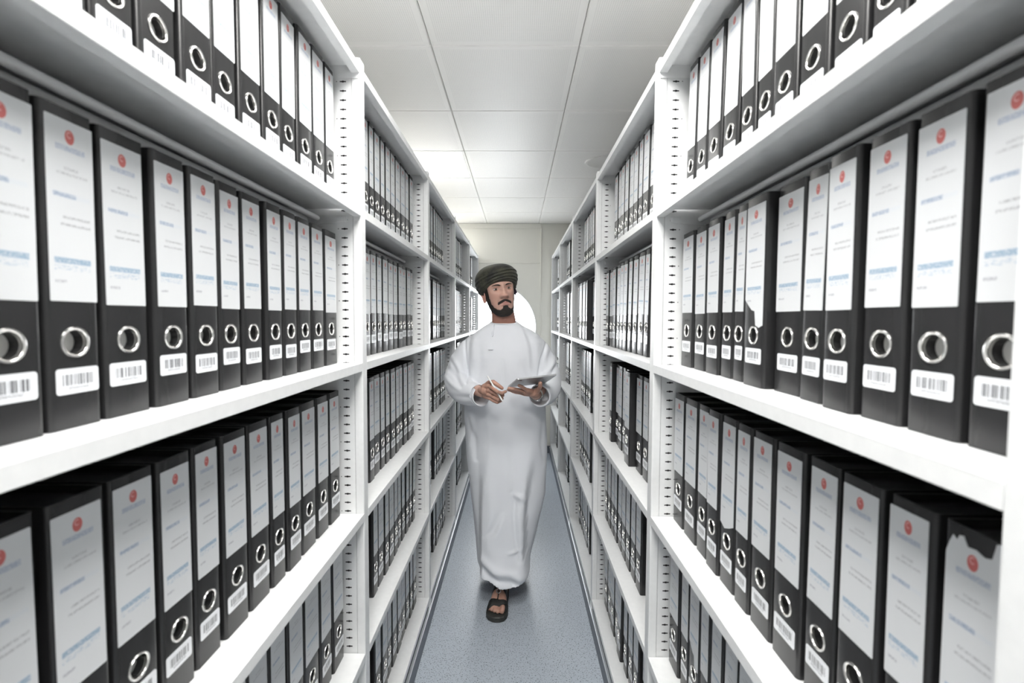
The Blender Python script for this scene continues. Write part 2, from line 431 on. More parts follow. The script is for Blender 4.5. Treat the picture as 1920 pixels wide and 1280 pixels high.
# ------------------------------------------------------------------ lever-arch binders
BH, BD = .322, .285
RING_Z, CODE_Z = .0875, .050
CLASSES = (.040, .045, .050, .055, .059, .063, .068, .073)
def cover_bm(w):
    """local: spine faces +x at x = 0, y across, z up; hollow spine hole, rounded spine edges, lowered top between the boards"""
    bm = bmesh.new(); r = .0055; h = w/2
    pts = []
    for i in range(5):
        a = -PI/2 + i*PI/8; pts.append((-r+r*math.cos(a), -h+r+r*math.sin(a)))
    for i in range(5):
        a = i*PI/8; pts.append((-r+r*math.cos(a), h-r+r*math.sin(a)))
    pts += [(-BD, h), (-BD, -h)]
    n = len(pts)
    lo = [bm.verts.new((x, y, 0)) for x, y in pts]; hi = [bm.verts.new((x, y, BH)) for x, y in pts]
    for i in range(n):
        j = (i+1) % n
        if i == 4: continue                                         # flat of the spine, filled with the finger hole below
        bm.faces.new((lo[i], lo[j], hi[j], hi[i]))
    bm.faces.new(lo[::-1])
    q = .003
    ins = [(x-q if x > -.02 else x+q, max(-h+q, min(h-q, y))) for x, y in pts]
    mid = [bm.verts.new((x, y, BH)) for x, y in ins]; low = [bm.verts.new((x, y, BH-.006)) for x, y in ins]
    for i in range(n):
        j = (i+1) % n
        bm.faces.new((hi[i], hi[j], mid[j], mid[i])); bm.faces.new((mid[i], mid[j], low[j], low[i]))
    bm.faces.new(low)
    m = 24; rr = .0127
    c = [bm.verts.new((0, rr*math.cos(2*PI*i/m), RING_Z+rr*math.sin(2*PI*i/m))) for i in range(m)]
    loop = [lo[4], lo[5], hi[5], hi[4]]
    es = []
    for a, b in zip(loop, loop[1:]+loop[:1]): es.append(bm.edges.get((a, b)) or bm.edges.new((a, b)))
    es += [bm.edges.new((c[i], c[(i+1) % m])) for i in range(m)]
    bmesh.ops.triangle_fill(bm, use_beauty=True, use_dissolve=False, edges=es, normal=(1, 0, 0))
    d = [bm.verts.new((-.013, v.co.y, v.co.z)) for v in c]
    for i in range(m): bm.faces.new((c[i], c[(i+1) % m], d[(i+1) % m], d[i]))
    f = bm.faces.new(d); f.material_index = 1
    bmesh.ops.recalc_face_normals(bm, faces=bm.faces)
    return bm
def sheet_bm(outline, u0, u1, v0, v1, t=.0007):
    """thin paper sheet lying on the spine; outline in (y, z), uv over the box u0..u1, v0..v1 (u runs as read from the aisle)"""
    bm = bmesh.new(); uv = bm.loops.layers.uv.new('UVMap')
    a = [bm.verts.new((t, y, z)) for y, z in outline]; b = [bm.verts.new((.0001, y, z)) for y, z in outline]
    n = len(a); f = [bm.faces.new(a)] + [bm.faces.new((b[i], b[(i+1) % n], a[(i+1) % n], a[i])) for i in range(n)]
    for fc in bm.faces:
        for l in fc.loops: l[uv].uv = ((l.vert.co.y-u0)/(u1-u0), (l.vert.co.z-v0)/(v1-v0))
    return bm
def rounded(w, z0, z1, r):
    o = []
    for cy, cz, a0 in ((w/2-r, z0+r, -PI/2), (w/2-r, z1-r, 0), (-w/2+r, z1-r, PI/2), (-w/2+r, z0+r, PI)):
        for i in range(4): a = a0+i*PI/6; o.append((cy+r*math.cos(a), cz+r*math.sin(a)))
    return o
LZ0, LZ1 = .129, .310
def torn(w, kind):
    rnd = random.Random(kind); o = [(-w/2, LZ0), (w/2, LZ0), (w/2, LZ1), (-w/2, LZ1)]
    if kind == 'top':      # ragged upper edge with a flap sticking up
        o = [(-w/2, LZ0), (w/2, LZ0), (w/2+.002, LZ0+.1), (w/2, LZ1-.01), (w/2-.001, LZ1+.012), (w/2-.006, LZ1+.010), (w/2-.009, LZ1-.004), (w*.2, LZ1-.006), (w*.05, LZ1-.003),
             (-w*.1, LZ1-.004), (-w*.18, LZ1+.004), (-w*.26, LZ1+.003), (-w*.3, LZ1-.002), (-w*.38, LZ1+.001), (-w*.44, LZ1-.006), (-w/2, LZ1-.016)]
    if kind == 'bottom':   # lower edge torn away and hanging low
        o = [(-w/2, LZ0+.022), (-w*.3, LZ0+.012), (-w*.12, LZ0+.004), (w*.05, LZ0+.002), (w*.12, LZ0-.022), (w*.3, LZ0-.026), (w/2, LZ0-.022), (w/2, LZ1), (-w/2, LZ1)]
    if kind == 'low':      # longer label, one lower corner curling off
        o = [(-w/2-.003, LZ0-.012), (-w*.2, LZ0-.020), (w*.2, LZ0-.012), (w/2, LZ0-.004), (w/2, LZ1), (-w/2, LZ1)]
    return o
def ring_bm():
    bm = bmesh.new()
    lathe(bm, [(-.003, .0126), (.0006, .0126), (.0016, .0131), (.0021, .0142), (.0017, .0153), (.0006, .0159), (0, .0159)], 28, 'x', (0, 0, RING_Z))
    return bm
CV, LB, BC = {}, {}, {}
for w in CLASSES:
    CV[w] = mesh_from(cover_bm(w), 'cover', [M['black'], M['paper']], True)
    lw = w-.008; LB[w] = mesh_from(sheet_bm(rounded(lw, LZ0, LZ1, .0012), -lw/2, lw/2, LZ0, LZ1), 'spine_label', [M['label']])
    cw = min(.053, w-.012); BC[w] = mesh_from(sheet_bm(rounded(cw, CODE_Z-.013, CODE_Z+.013, .003), -cw/2, cw/2, CODE_Z-.013, CODE_Z+.013), 'barcode_sticker', [M['barcode']])
RING = mesh_from(ring_bm(), 'finger_ring', [M['chrome']], True)
TORN = {}
def torn_mesh(w, kind):
    if (w, kind) not in TORN:
        lw = w-.008; TORN[w, kind] = mesh_from(sheet_bm(torn(lw, kind), -lw/2, lw/2, LZ0, LZ1), 'spine_label', [M['label']])
    return TORN[w, kind]
ORD = ['', 'second', 'third', 'fourth', 'fifth', 'sixth', 'seventh', 'eighth', 'ninth', 'tenth', 'eleventh', 'twelfth', 'thirteenth']
SHELF = {5: 'top shelf', 4: 'eye-level shelf', 3: 'middle shelf', 2: 'second-lowest shelf', 1: 'lowest shelf'}
rnd = random.Random(11)
def place_row(side, bay, tier, ys, lean=None, rec=.061, special=None, flush=None, cut=None):
    cut = cut or {}
    xf, sg = SIDES[side]; z = ZS[tier-1]; lean = lean or {}; special = special or {}; flush = flush or {}
    for i, (ya, yb) in enumerate(zip(ys, ys[1:])):
        ya -= cut.get(i, 0); gapw = ya-yb; a = R(lean.get(i, 0))
        w = max([c for c in CLASSES if c <= gapw-.0055] or [CLASSES[0]])
        dx = rec+rnd.uniform(-.0025, .0025)+flush.get(i, 0)
        # a leaning binder pivots on the lower edge it leans towards
        lift = w/2*math.sin(abs(a)) + .0004
        rz = 0 if sg > 0 else PI
        where = f'{SHELF[tier]} of {BAYS[bay]} {side} bay'
        look = 'black lever-arch binder'
        if i in special: look = {'top': 'black binder with ragged label top', 'bottom': 'black binder with torn label bottom', 'low': 'black binder with label curling low'}[special[i]]
        elif abs(lean.get(i, 0)) >= 2: look = 'tilted black lever-arch binder'
        pos = 'at the far end' if i == 0 else f'{ORD[i]} from far end'
        t = empty('lever_arch_binder', (xf-sg*dx, (ya+yb)/2, z+lift), rz)
        t.rotation_euler[0] = a*sg
        tag(t, f'{look}, {pos}, {where}', 'binder', f'binders on the {SHELF[tier]} of the {BAYS[bay]} {side} bay')
        def part(name, me, loc=(0, 0, 0), rx=0.):
            o = bpy.data.objects.new(name, me); o.location = loc; o.rotation_euler[0] = rx; COL.objects.link(o); o.parent = t; return o
        part('cover', CV[w])
        lb = part('spine_label', torn_mesh(w, special[i]) if i in special else LB[w], (0, rnd.uniform(-.0012, .0012), rnd.uniform(-.003, .002)), R(rnd.uniform(-.5, .5)) if bay < 2 else 0)
        if i in special: lb['label'] = 'white printed spine label with a torn ragged edge'
        part('finger_ring', RING)
        part('barcode_sticker', BC[w], (0, rnd.uniform(-.002, .002), rnd.uniform(-.003, .003)))
def near(n, a, b): return {i: a if i < n else b for i in range(20)}
place_row('left', 0, 5, [1.19,1.127,1.056,.986,.919,.853,.784,.717,.647,.578,.512,.445,.375])
place_row('left', 0, 4, [1.19,1.111,1.04,.975,.913,.85,.782,.718,.651,.584,.514,.449,.38])
place_row('left', 0, 3, [1.195,1.124,1.051,.975,.911,.853,.782,.709,.645,.578,.509,.437,.367], rec=.058)
place_row('left', 0, 2, [1.195,1.12,1.05,.965,.895,.83,.76,.69,.62], rec=.055)
place_row('right', 0, 5, [1.186,1.122,1.055,.985,.912,.84,.782,.716,.644,.578,.52,.46,.40], {0: 2.2, 1: 2.3, 2: 2.4, 3: 2.4}, rec=.064, cut={4: .014})
place_row('right', 0, 4, [1.194,1.11,1.037,.966,.908,.861,.778,.695,.638,.569,.503,.438,.3725], {3: 1.0, 4: 1.2, 7: 1.}, special={5: 'bottom'}, rec=.064, cut={5: .007, 8: .006}, flush={5: -.004, 6: .008, 8: -.006})
place_row('right', 0, 3, [1.195,1.117,1.037,.974,.913,.847,.788,.719,.642,.576,.504,.44,.374], special={4: 'low', 11: 'top'}, rec=.052)
place_row('right', 0, 2, [1.197,1.12,1.062,.996,.942,.883,.82,.75,.68,.61], special={2: 'bottom'}, rec=.052)
place_row('left', 1, 5, [2.066,1.995,1.928,1.849,1.768,1.70,1.632,1.581,1.515,1.46,1.40])
place_row('left', 1, 4, [2.07,2.02,1.945,1.87,1.80,1.735,1.66,1.59,1.527,1.461,1.39])
place_row('left', 1, 3, [2.064,2.0,1.93,1.857,1.80,1.74,1.67,1.61,1.55,1.48,1.42], rec=.057)
place_row('left', 1, 2, [2.055,1.995,1.94,1.88,1.82,1.76,1.70,1.63,1.57,1.50,1.44], {0: -2.4, 1: -2.3, 2: -2.2}, rec=.055)
place_row('left', 1, 1, [2.075,2.0,1.94,1.87,1.80,1.73,1.66,1.60,1.53,1.46], rec=.055)
place_row('right', 1, 5, [2.03,1.96,1.90,1.835,1.77,1.70,1.635,1.575,1.50,1.43], {i: 2.5 for i in range(1, 9)})
place_row('right', 1, 4, [2.085,2.02,1.955,1.885,1.82,1.755,1.69,1.63,1.56,1.48,1.42], {3: 2.2, 4: 2.5, 5: 2.8, 6: 3, 7: 3, 8: 3.1, 9: 3.1}, rec=.045)
place_row('right', 1, 3, [2.05,1.985,1.93,1.87,1.80,1.745,1.69,1.60,1.51,1.44], flush={1: -.012, 6: -.02}, rec=.058)
place_row('right', 1, 2, [2.08,2.02,1.95,1.88,1.82,1.75,1.68,1.61,1.54,1.47], rec=.05)
place_row('right', 1, 1, [2.08,2.0,1.92,1.84,1.77,1.70,1.62,1.55,1.48], {4: 3.}, rec=.05, flush={4: -.01}, cut={5: .018})
for tier, e, rec in ((5, 2.91, .061), (4, 2.95, .06), (3, 2.95, .055), (2, 2.96, .055), (1, 2.95, .055)):
    ys = [e]
    while len(ys) < 7: ys.append(ys[-1]-rnd.choice((.06, .068, .073, .076)))
    place_row('left', 2, tier, ys, rec=rec)
for tier, e, rec in ((5, 2.93, .061), (4, 2.97, .03), (3, 2.96, .055), (2, 2.94, .05), (1, 2.95, .05)):
    ys = [e]
    while len(ys) < 7: ys.append(ys[-1]-rnd.choice((.06, .068, .073, .076)))
    place_row('right', 2, tier, ys, {i: 2.2 for i in range(1, 6)} if tier == 4 else None, rec=rec)
for tier in (5, 4, 3, 2, 1):
    e = 3.86-rnd.uniform(0, .03); place_row('left', 3, tier, [e, e-.07, e-.135, e-.21, e-.28], rec=.058)
    e = 3.87-rnd.uniform(0, .03); place_row('right', 3, tier, [e, e-.065, e-.14, e-.205], rec=.055)
    e = 4.70-rnd.uniform(0, .02); place_row('left', 4, tier, [e, e-.065, e-.13], rec=.055)
    e = 4.76-rnd.uniform(0, .02); place_row('right', 4, tier, [e, e-.065, e-.13], rec=.055)

# the binders further in, hidden behind the uprights: one packed mass
bm = bmesh.new(); stuff_mats = [M['black'], M['paper'], M['label'], M['chrome'], M['barcode']]
slot = {'binder_black': 0, 'paper_block': 1, 'spine_label_print': 2, 'chrome': 3, 'barcode_print': 4}
def pour(me, mat):
    n0 = len(bm.verts); f0 = len(bm.faces); bm.from_mesh(me); bm.verts.ensure_lookup_table(); bm.faces.ensure_lookup_table()
    for v in bm.verts[n0:]: v.co = mat @ v.co
    names = [m.name for m in me.materials]
    for f in bm.faces[f0:]: f.material_index = slot[names[f.material_index]]
PLACED = {}
for o in COL.objects:
    if o.name.startswith('lever_arch_binder'):
        b = int((o.location.y-.30)/B); k = (o.location.x < 0, b, min(range(5), key=lambda i: abs(ZS[i]-o.location.z)))
        PLACED.setdefault(k, []).append(o.location.y)
for (left, b, ti), ys in sorted(PLACED.items()):
    xf, sg = SIDES['left' if left else 'right']
    y = .30+B*b+TP+.003; end = min(ys)-.046
    if b == 0: end = min(end, .36)
    while y+.052 < end:
        w = rnd.choice([c for c in CLASSES if y+c < end and c >= .045])
        mt = Matrix.Translation((xf-sg*.060, y+w/2, ZS[ti]+.0004)) @ Matrix.Rotation(0 if sg > 0 else PI, 4, 'Z')
        for me in (CV[w], LB[w], RING, BC[w]): pour(me, mt)
        y += w+.002
me = mesh_from(bm, 'lever_arch_binders', stuff_mats, True)
so = link(bpy.data.objects.new('lever_arch_binders', me)); so['kind'] = 'stuff'
tag(so, 'black lever-arch binders packed out of view behind the shelf uprights', 'binders')

# ------------------------------------------------------------------ the man in the white robe
def col_attr_mat(name, rough=.5, sss=0., bumps=None, sheen=0.):
    k = NT(name); a = k.node('ShaderNodeAttribute', attribute_name='tint')
    k.set(Base_Color=a.outputs['Color'], Roughness=rough)
    if sss:
        k.b.inputs['Subsurface Weight'].default_value = sss; k.b.inputs['Subsurface Scale'].default_value = .004
        k.b.inputs['Subsurface Radius'].default_value = (1, .4, .25)
    if bumps: k.bump(k.noise(k.coord(), bumps[0], 3), bumps[1], .0006)
    return k.m
M['skin'] = col_attr_mat('skin', .48, .12, (380, .12))
M['eye'] = col_attr_mat('eye_surface', .08)
def cloth():
    k = NT('white_cotton'); o = k.coord()
    k.set(Base_Color=k.mix(k.noise(o, 6, 3), (.78, .80, .845), (.82, .84, .88)), Roughness=.85, Sheen_Weight=.2)
    k.bump(k.noise(o, 1800, 1), .08, .0004); return k.m
M['cloth'] = cloth()
M['hair'] = NT('dark_hair')
_h = M['hair']; _h.set(Base_Color=_h.mix(_h.noise(_h.coord(), 900, 2), (.006, .005, .005), (.035, .028, .022)), Roughness=.6); _h.bump(_h.noise(_h.coord(), 1500, 2), .8, .002); M['hair'] = _h.m
def turban_mat():
    k = NT('woven_headwrap'); o = k.coord(); x, y, z = k.xyz(o)
    v = k.node('ShaderNodeTexVoronoi', feature='DISTANCE_TO_EDGE'); k.put(v.inputs['Vector'], o); v.inputs['Scale'].default_value = 170
    fine = k.noise(o, 600, 2)
    pat = k.math('MULTIPLY', k.ramp(v.outputs[0], (.06, 1.), (.22, 0.)), k.ramp(fine, (.42, 0.), (.58, 1.)))
    big = k.ramp(k.noise(o, 16, 2), (.40, 0.), (.60, 1.))
    base = k.mix(big, (.012, .012, .012), (.034, .035, .024))
    k.set(Base_Color=k.mix(k.math('MULTIPLY', pat, k.math('MULTIPLY_ADD', big, .55, .2)), base, (.13, .125, .080)), Roughness=.75, Sheen_Weight=.1)
    k.bump(fine, .3, .0008); return k.m
M['turban'] = turban_mat()
M['sandal'] = flat('black_leather', (.012, .012, .011), .38)
def woven():
    k = NT('woven_leather'); o = k.coord(); x, y, z = k.xyz(o)
    w = k.math('MULTIPLY', k.math('SINE', k.math('MULTIPLY', k.math('ADD', x, y), 900.)), k.math('SINE', k.math('MULTIPLY', k.math('SUBTRACT', x, y), 900.)))
    k.set(Base_Color=k.mix(k.ramp(w, (.2, 0.), (.7, 1.)), (.008, .008, .008), (.035, .036, .028)), Roughness=.4); k.bump(w, .5, .001); return k.m
M['woven'] = woven()
M['sole'] = flat('sandal_sole', (.035, .036, .033), .55)
M['tablet'] = flat('tablet_aluminium', (.55, .56, .57), .32, .6)
M['lens'] = flat('dark_glass', (.01, .01, .012), .1)
M['screen'] = flat('tablet_screen', (.02, .02, .025), .08)
M['pen'] = flat('white_plastic', (.85, .85, .84), .25)

def set_tint(me, cols):
    a = me.color_attributes.new('tint', 'FLOAT_COLOR', 'POINT')
    buf = []
    for c in cols: buf += [c[0], c[1], c[2], 1.]
    a.data.foreach_set('color', buf)
def evaluated(me, mods):
    """mesh data after modifiers, worked out on a temporary object"""
    o = bpy.data.objects.new('work', me); COL.objects.link(o)
    for typ, kw in mods:
        m = o.modifiers.new(typ, typ)
        for a, v in kw.items(): setattr(m, a, v)
    dg = bpy.context.evaluated_depsgraph_get(); dg.update()
    r = bpy.data.meshes.new_from_object(o.evaluated_get(dg)); bpy.data.objects.remove(o); return r
def voxel(bm, size, smooth=4, f=.5):
    bmesh.ops.recalc_face_normals(bm, faces=bm.faces)
    me = bpy.data.meshes.new('work'); bm.to_mesh(me); bm.free()
    return evaluated(me, [('REMESH', dict(mode='VOXEL', voxel_size=size)), ('SMOOTH', dict(factor=f, iterations=smooth))])
def gauss(x, s): return math.exp(-.5*(x/s)**2)
def sstep(a, b, x):
    t = max(0., min(1., (x-a)/(b-a))); return t*t*(3-2*t)

man = tag(empty('person', (-.06, 2.36, 0)), 'walking man in a long white robe and dark patterned headwrap, holding tablet and stylus', 'person')
MOFF = Vector((-.06, 2.36, 0))
def manpart(name, me, mats=None, parent=None, smooth=True):
    """parts are modelled in room coordinates and moved under the man's own origin"""
    if not isinstance(me, bpy.types.Mesh): me = mesh_from(me, name, mats, False)
    elif mats:
        me.materials.clear()
        for m in (mats if isinstance(mats, list) else [mats]): me.materials.append(m)
    me.name = name
    me.transform(Matrix.Translation(-MOFF))
    if smooth:
        for p in me.polygons: p.use_smooth = True
    o = bpy.data.objects.new(name, me); return link(o, parent or man)

# --- head frame: local x to his left (picture right), -y out of the face, z up
HEAD = Matrix.Translation((-.0905, 2.335, 1.513)) @ Matrix.Rotation(R(17), 4, 'Z') @ Matrix.Rotation(R(-8), 4, 'Y') @ Matrix.Rotation(R(-4), 4, 'X')
PROF = [(-.121, .012, .070, -.046), (-.118, .023, .078, -.030), (-.108, .037, .084, -.008), (-.092, .0475, .084, .026), (-.072, .0555, .083, .052), (-.045, .0625, .085, .070),
        (-.020, .0675, .087, .082), (.010, .0705, .088, .092), (.035, .0725, .091, .097), (.060, .071, .088, .098), (.085, .062, .076, .090), (.105, .044, .055, .068), (.118, .020, .025, .035), (.1215, .003, .004, .005)]
def prof(z):
    if z <= PROF[0][0]: return PROF[0][1:]
    for a, b in zip(PROF, PROF[1:]):
        if z <= b[0]:
            t = (z-a[0])/(b[0]-a[0]); return tuple(lerp(a[i], b[i], t) for i in (1, 2, 3))
    return PROF[-1][1:]
NOSE = [(-.044, 0), (-.037, .003), (-.031, .018), (-.025, .0255), (-.015, .0205), (0, .0135), (.015, .0075), (.030, .003), (.045, 0)]
def relief(x, z):
    """how far the face stands out in front of the plain head at (x, z)"""
    ax = abs(x); d = curve(z, NOSE)*gauss(x, lerp(.0125, .0072, sstep(-.03, .02, z)))
    d += .0085*gauss(ax-.0125, .0055)*gauss(z+.0285, .0060)
    d -= .0130*gauss(ax-.0315, .0135)*gauss(z-.011, .0095)
    d += .0042*gauss(ax-.027, .019)*gauss(z-.031, .0070)
    d += .0060*gauss(x, .024)*gauss(z+.058, .018)
    d += .0050*gauss(x, .0165)*gauss(z+.0560, .0042) + .0056*gauss(x, .0150)*gauss(z+.0655, .0048) - .0042*gauss(x, .019)*gauss(z+.0605, .0019)
    d -= .0030*gauss(x, .014)*gauss(z+.076, .0050)
    d += .0060*gauss(x, .019)*gauss(z+.098, .0135)
    d += .0045*gauss(ax-.045, .015)*gauss(z+.004, .013) - .0035*gauss(ax-.046, .013)*gauss(z+.045, .016)
    return d
def head_pt(th, z):
    w, f, b = prof(z); s, c = math.sin(th), math.cos(th)                  # th = 0 straight ahead
    e = .84
    x = w*math.copysign(abs(s)**e, s); q = math.copysign(abs(c)**e, c)
    y0 = (b-f)/2; hd = (b+f)/2
    y = y0-hd*q
    y -= relief(x, z)*sstep(.05, .45, c)
    return Vector((x, y, z))
SK = (.62, .385, .31)
def skin_tint(p, z):
    x = abs(p.x); c = Vector(SK)
    n = noise.noise(p*60)*.5+.5; c = c*lerp(.93, 1.05, n)
    red = gauss(p.x, .016)*gauss(z+.027, .012)*.22 + gauss(x-.042, .016)*gauss(z+.02, .016)*.2
    c = c.lerp(Vector((.60, .27, .215)), red)
    lip = gauss(p.x, .0165)*max(gauss(z+.0560, .0040), gauss(z+.0650, .0046))
    if p.y < -.05: c = c.lerp(Vector((.56, .26, .23)), min(1., lip*1.0))
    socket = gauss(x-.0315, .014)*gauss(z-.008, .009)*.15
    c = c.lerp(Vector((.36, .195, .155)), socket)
    return c
def beard_mask(x, z):
    ax = abs(x)
    top = curve(ax, [(0, -.0705), (.011, -.0725), (.016, -.0835), (.026, -.0890), (.036, -.0860), (.046, -.0760), (.055, -.058), (.061, -.030), (.0668, .025)])
    jaw = sstep(.005, -.005, z-top)
    hi = -.0405-.20*ax-6*ax*ax; lo = -.0506-.22*ax-6*ax*ax
    mo = sstep(.0035, -.0025, z-hi)*sstep(-.0035, .0025, z-lo)*sstep(.0360, .030, ax)*(1-.25*gauss(x, .003))
    corner = sstep(.0075, .003, abs(ax-.0305))*sstep(-.056, -.060, z)*sstep(-.088, -.084, z)*.55
    return max(jaw, mo)
bmH = bmesh.new(); NT_, NZ = 168, 132; tints = []
zs = [lerp(-.121, .1215, i/(NZ-1)) for i in range(NZ)]
# denser columns towards the face
ths = []
for i in range(NT_):
    u = i/NT_*2-1; ths.append(PI*(.55*u+.45*u**3))
grid = []
for z in zs:
    row = []
    for th in ths:
        p = head_pt(th, z); row.append(bmH.verts.new(HEAD @ p))
        c = skin_tint(p, z); m = beard_mask(p.x, z) if p.y < .03 else (1. if z < .02 else 0)
        soft = 0
        if p.y < .03:
            for k_ in range(1, 8): soft = max(soft, beard_mask(p.x, z-.0028*k_)*(1-k_/8.5), beard_mask(p.x, z+.0016*k_)*(1-k_/5) if k_ < 5 and z > -.08 else 0)
            ax = abs(p.x); soft = max(soft, .55*gauss(ax-.030, .004)*sstep(-.050, -.062, z)*sstep(-.095, -.08, z))
        c = c.lerp(Vector((.07, .05, .042)), max(m*.9, soft*(.38+.25*noise.noise(p*500))) if p.y < .03 else 0)
        tints.append(c)
    grid.append(row)
for a, b in zip(grid, grid[1:]):
    for i in range(NT_):
        j = (i+1) % NT_; bmH.faces.new((a[i], a[j], b[j], b[i]))
bmH.faces.new(grid[0][::-1]); bmH.faces.new(grid[-1])
bmH.verts.ensure_lookup_table()
def add_skin(bm2_or_me, colour=None):
    """append a mesh to the man's body"""
    me = bm2_or_me
    if not isinstance(me, bpy.types.Mesh): me = bpy.data.meshes.new('work'); bm2_or_me.to_mesh(me); bm2_or_me.free()
    n0 = len(bmH.verts); bmH.from_mesh(me)
    bmH.verts.ensure_lookup_table()
    for v in bmH.verts[n0:]: tints.append(colour(v.co) if colour else Vector(SK)*lerp(.92, 1.06, noise.noise(v.co*50)*.5+.5))
# ears
def ear(s):
    bm = bmesh.new(); out = []
    n = 22
    for i in range(n):
        a = 2*PI*i/n; ry = .0165 if math.sin(a) > 0 else .012
        out.append((ry*math.cos(a)*(1.0+.15*math.sin(a)), .031*math.sin(a)))
    def ring(sc, off, dy=0): return [HEAD @ Vector((s*(.0695+off+.45*max(0, y*sc+.004)), .012+y*sc+dy, -.010+z*sc)) for y, z in out]
    loft(bm, [ring(.70, -.008), ring(.90, -.002), ring(1.02, .002), ring(1.03, .0045), ring(.95, .0065), ring(.84, .0060), ring(.72, .0035), ring(.50, .0005), ring(.25, -.001)], (True, True))
    return bm
def ear_col(co):
    return Vector((.58, .30, .24))
for s in (-1, 1): add_skin(ear(s), ear_col)
# eyelids
lid_rim = []
def lid(s, up):
    bm = bmesh.new(); c0 = Vector((s*.0315, -.0650, .011)); r = .0130; rows = []
    for i in range(7):
        t = i/6
        row = []
        for j in range(15):
            u = lerp(-1, 1, j/14); az = u*R(66)
            edge = R(24)*(1-u*u)**.75-R(1)*s*u if up else -R(16)*(1-u*u)**.75-R(1)*s*u
            far = R(74) if up else -R(66)
            el = lerp(edge, far, t)
            rr = r+(.0006 if i == 0 else 0)
            row.append(HEAD @ (c0+Vector((rr*math.cos(el)*math.sin(az), -rr*math.cos(el)*math.cos(az), rr*math.sin(el)))))
        rows.append(row)
    loft(bm, rows, (False, False), closed=False)
    return bm
def lid_colour(s, up):
    cnt = [0]
    def f(co):
        i = cnt[0]//15; cnt[0] += 1
        if i == 0: return Vector((.035, .022, .02)) if up else Vector((.16, .08, .065))
        return Vector((.44, .25, .20)) if i < 3 else Vector((.50, .29, .235))
    return f
for s in (-1, 1):
    for up in (True, False): add_skin(lid(s, up), lid_colour(s, up))
# neck and trunk, arms and legs under the robe
def ring_pts(cx, cy, z, hw, hd, n=32, e=1.):
    return [Vector((cx+hw*math.copysign(abs(math.cos(a))**e, math.cos(a)), cy+hd*math.copysign(abs(math.sin(a))**e, math.sin(a)), z)) for a in (2*PI*i/n for i in range(n))]
bm = bmesh.new()
loft(bm, [ring_pts(-.060, 2.36, .62, .14, .09), ring_pts(-.060, 2.36, .80, .155, .105), ring_pts(-.060, 2.355, 1.0, .145, .10), ring_pts(-.060, 2.355, 1.18, .15, .095), ring_pts(-.061, 2.36, 1.27, .13, .075),
          ring_pts(-.063, 2.36, 1.325, .075, .046), ring_pts(-.065, 2.354, 1.350, .058, .050), ring_pts(-.066, 2.345, 1.380, .0585, .058), ring_pts(-.069, 2.343, 1.405, .0565, .056), ring_pts(-.076, 2.342, 1.44, .0565, .057), ring_pts(-.084, 2.345, 1.48, .055, .058)])
add_skin(bm, lambda co: Vector((.46, .235, .18))*lerp(.95, 1.05, noise.noise(co*40)*.5+.5))
SHR, ELR, WRR = Vector((-.205, 2.37, 1.25)), Vector((-.292, 2.355, 1.062)), Vector((-.158, 2.115, 1.058))
SHL, ELL, WRL = Vector((.085, 2.37, 1.25)), Vector((.152, 2.355, 1.066)), Vector((.086, 2.118, 1.048))
for a, e, w in ((SHR, ELR, WRR), (SHL, ELL, WRL)):
    bm = bmesh.new(); tube(bm, [a, lerp(a, e, .5), e, lerp(e, w, .35), w], [.034, .034, .030, .027, .025], 16, round_ends=True); add_skin(bm)
for pts in (((-.125, 2.36, .75), (-.10, 2.315, .45), (-.072, 2.325, .075)), ((.005, 2.36, .75), (.0, 2.40, .44), (-.03, 2.585, .09))):
    bm = bmesh.new(); p = [Vector(q) for q in pts]; tube(bm, [p[0], lerp(p[0], p[1], .5), p[1], lerp(p[1], p[2], .35), p[2]], [.085, .07, .056, .055, .037], 16); add_skin(bm)

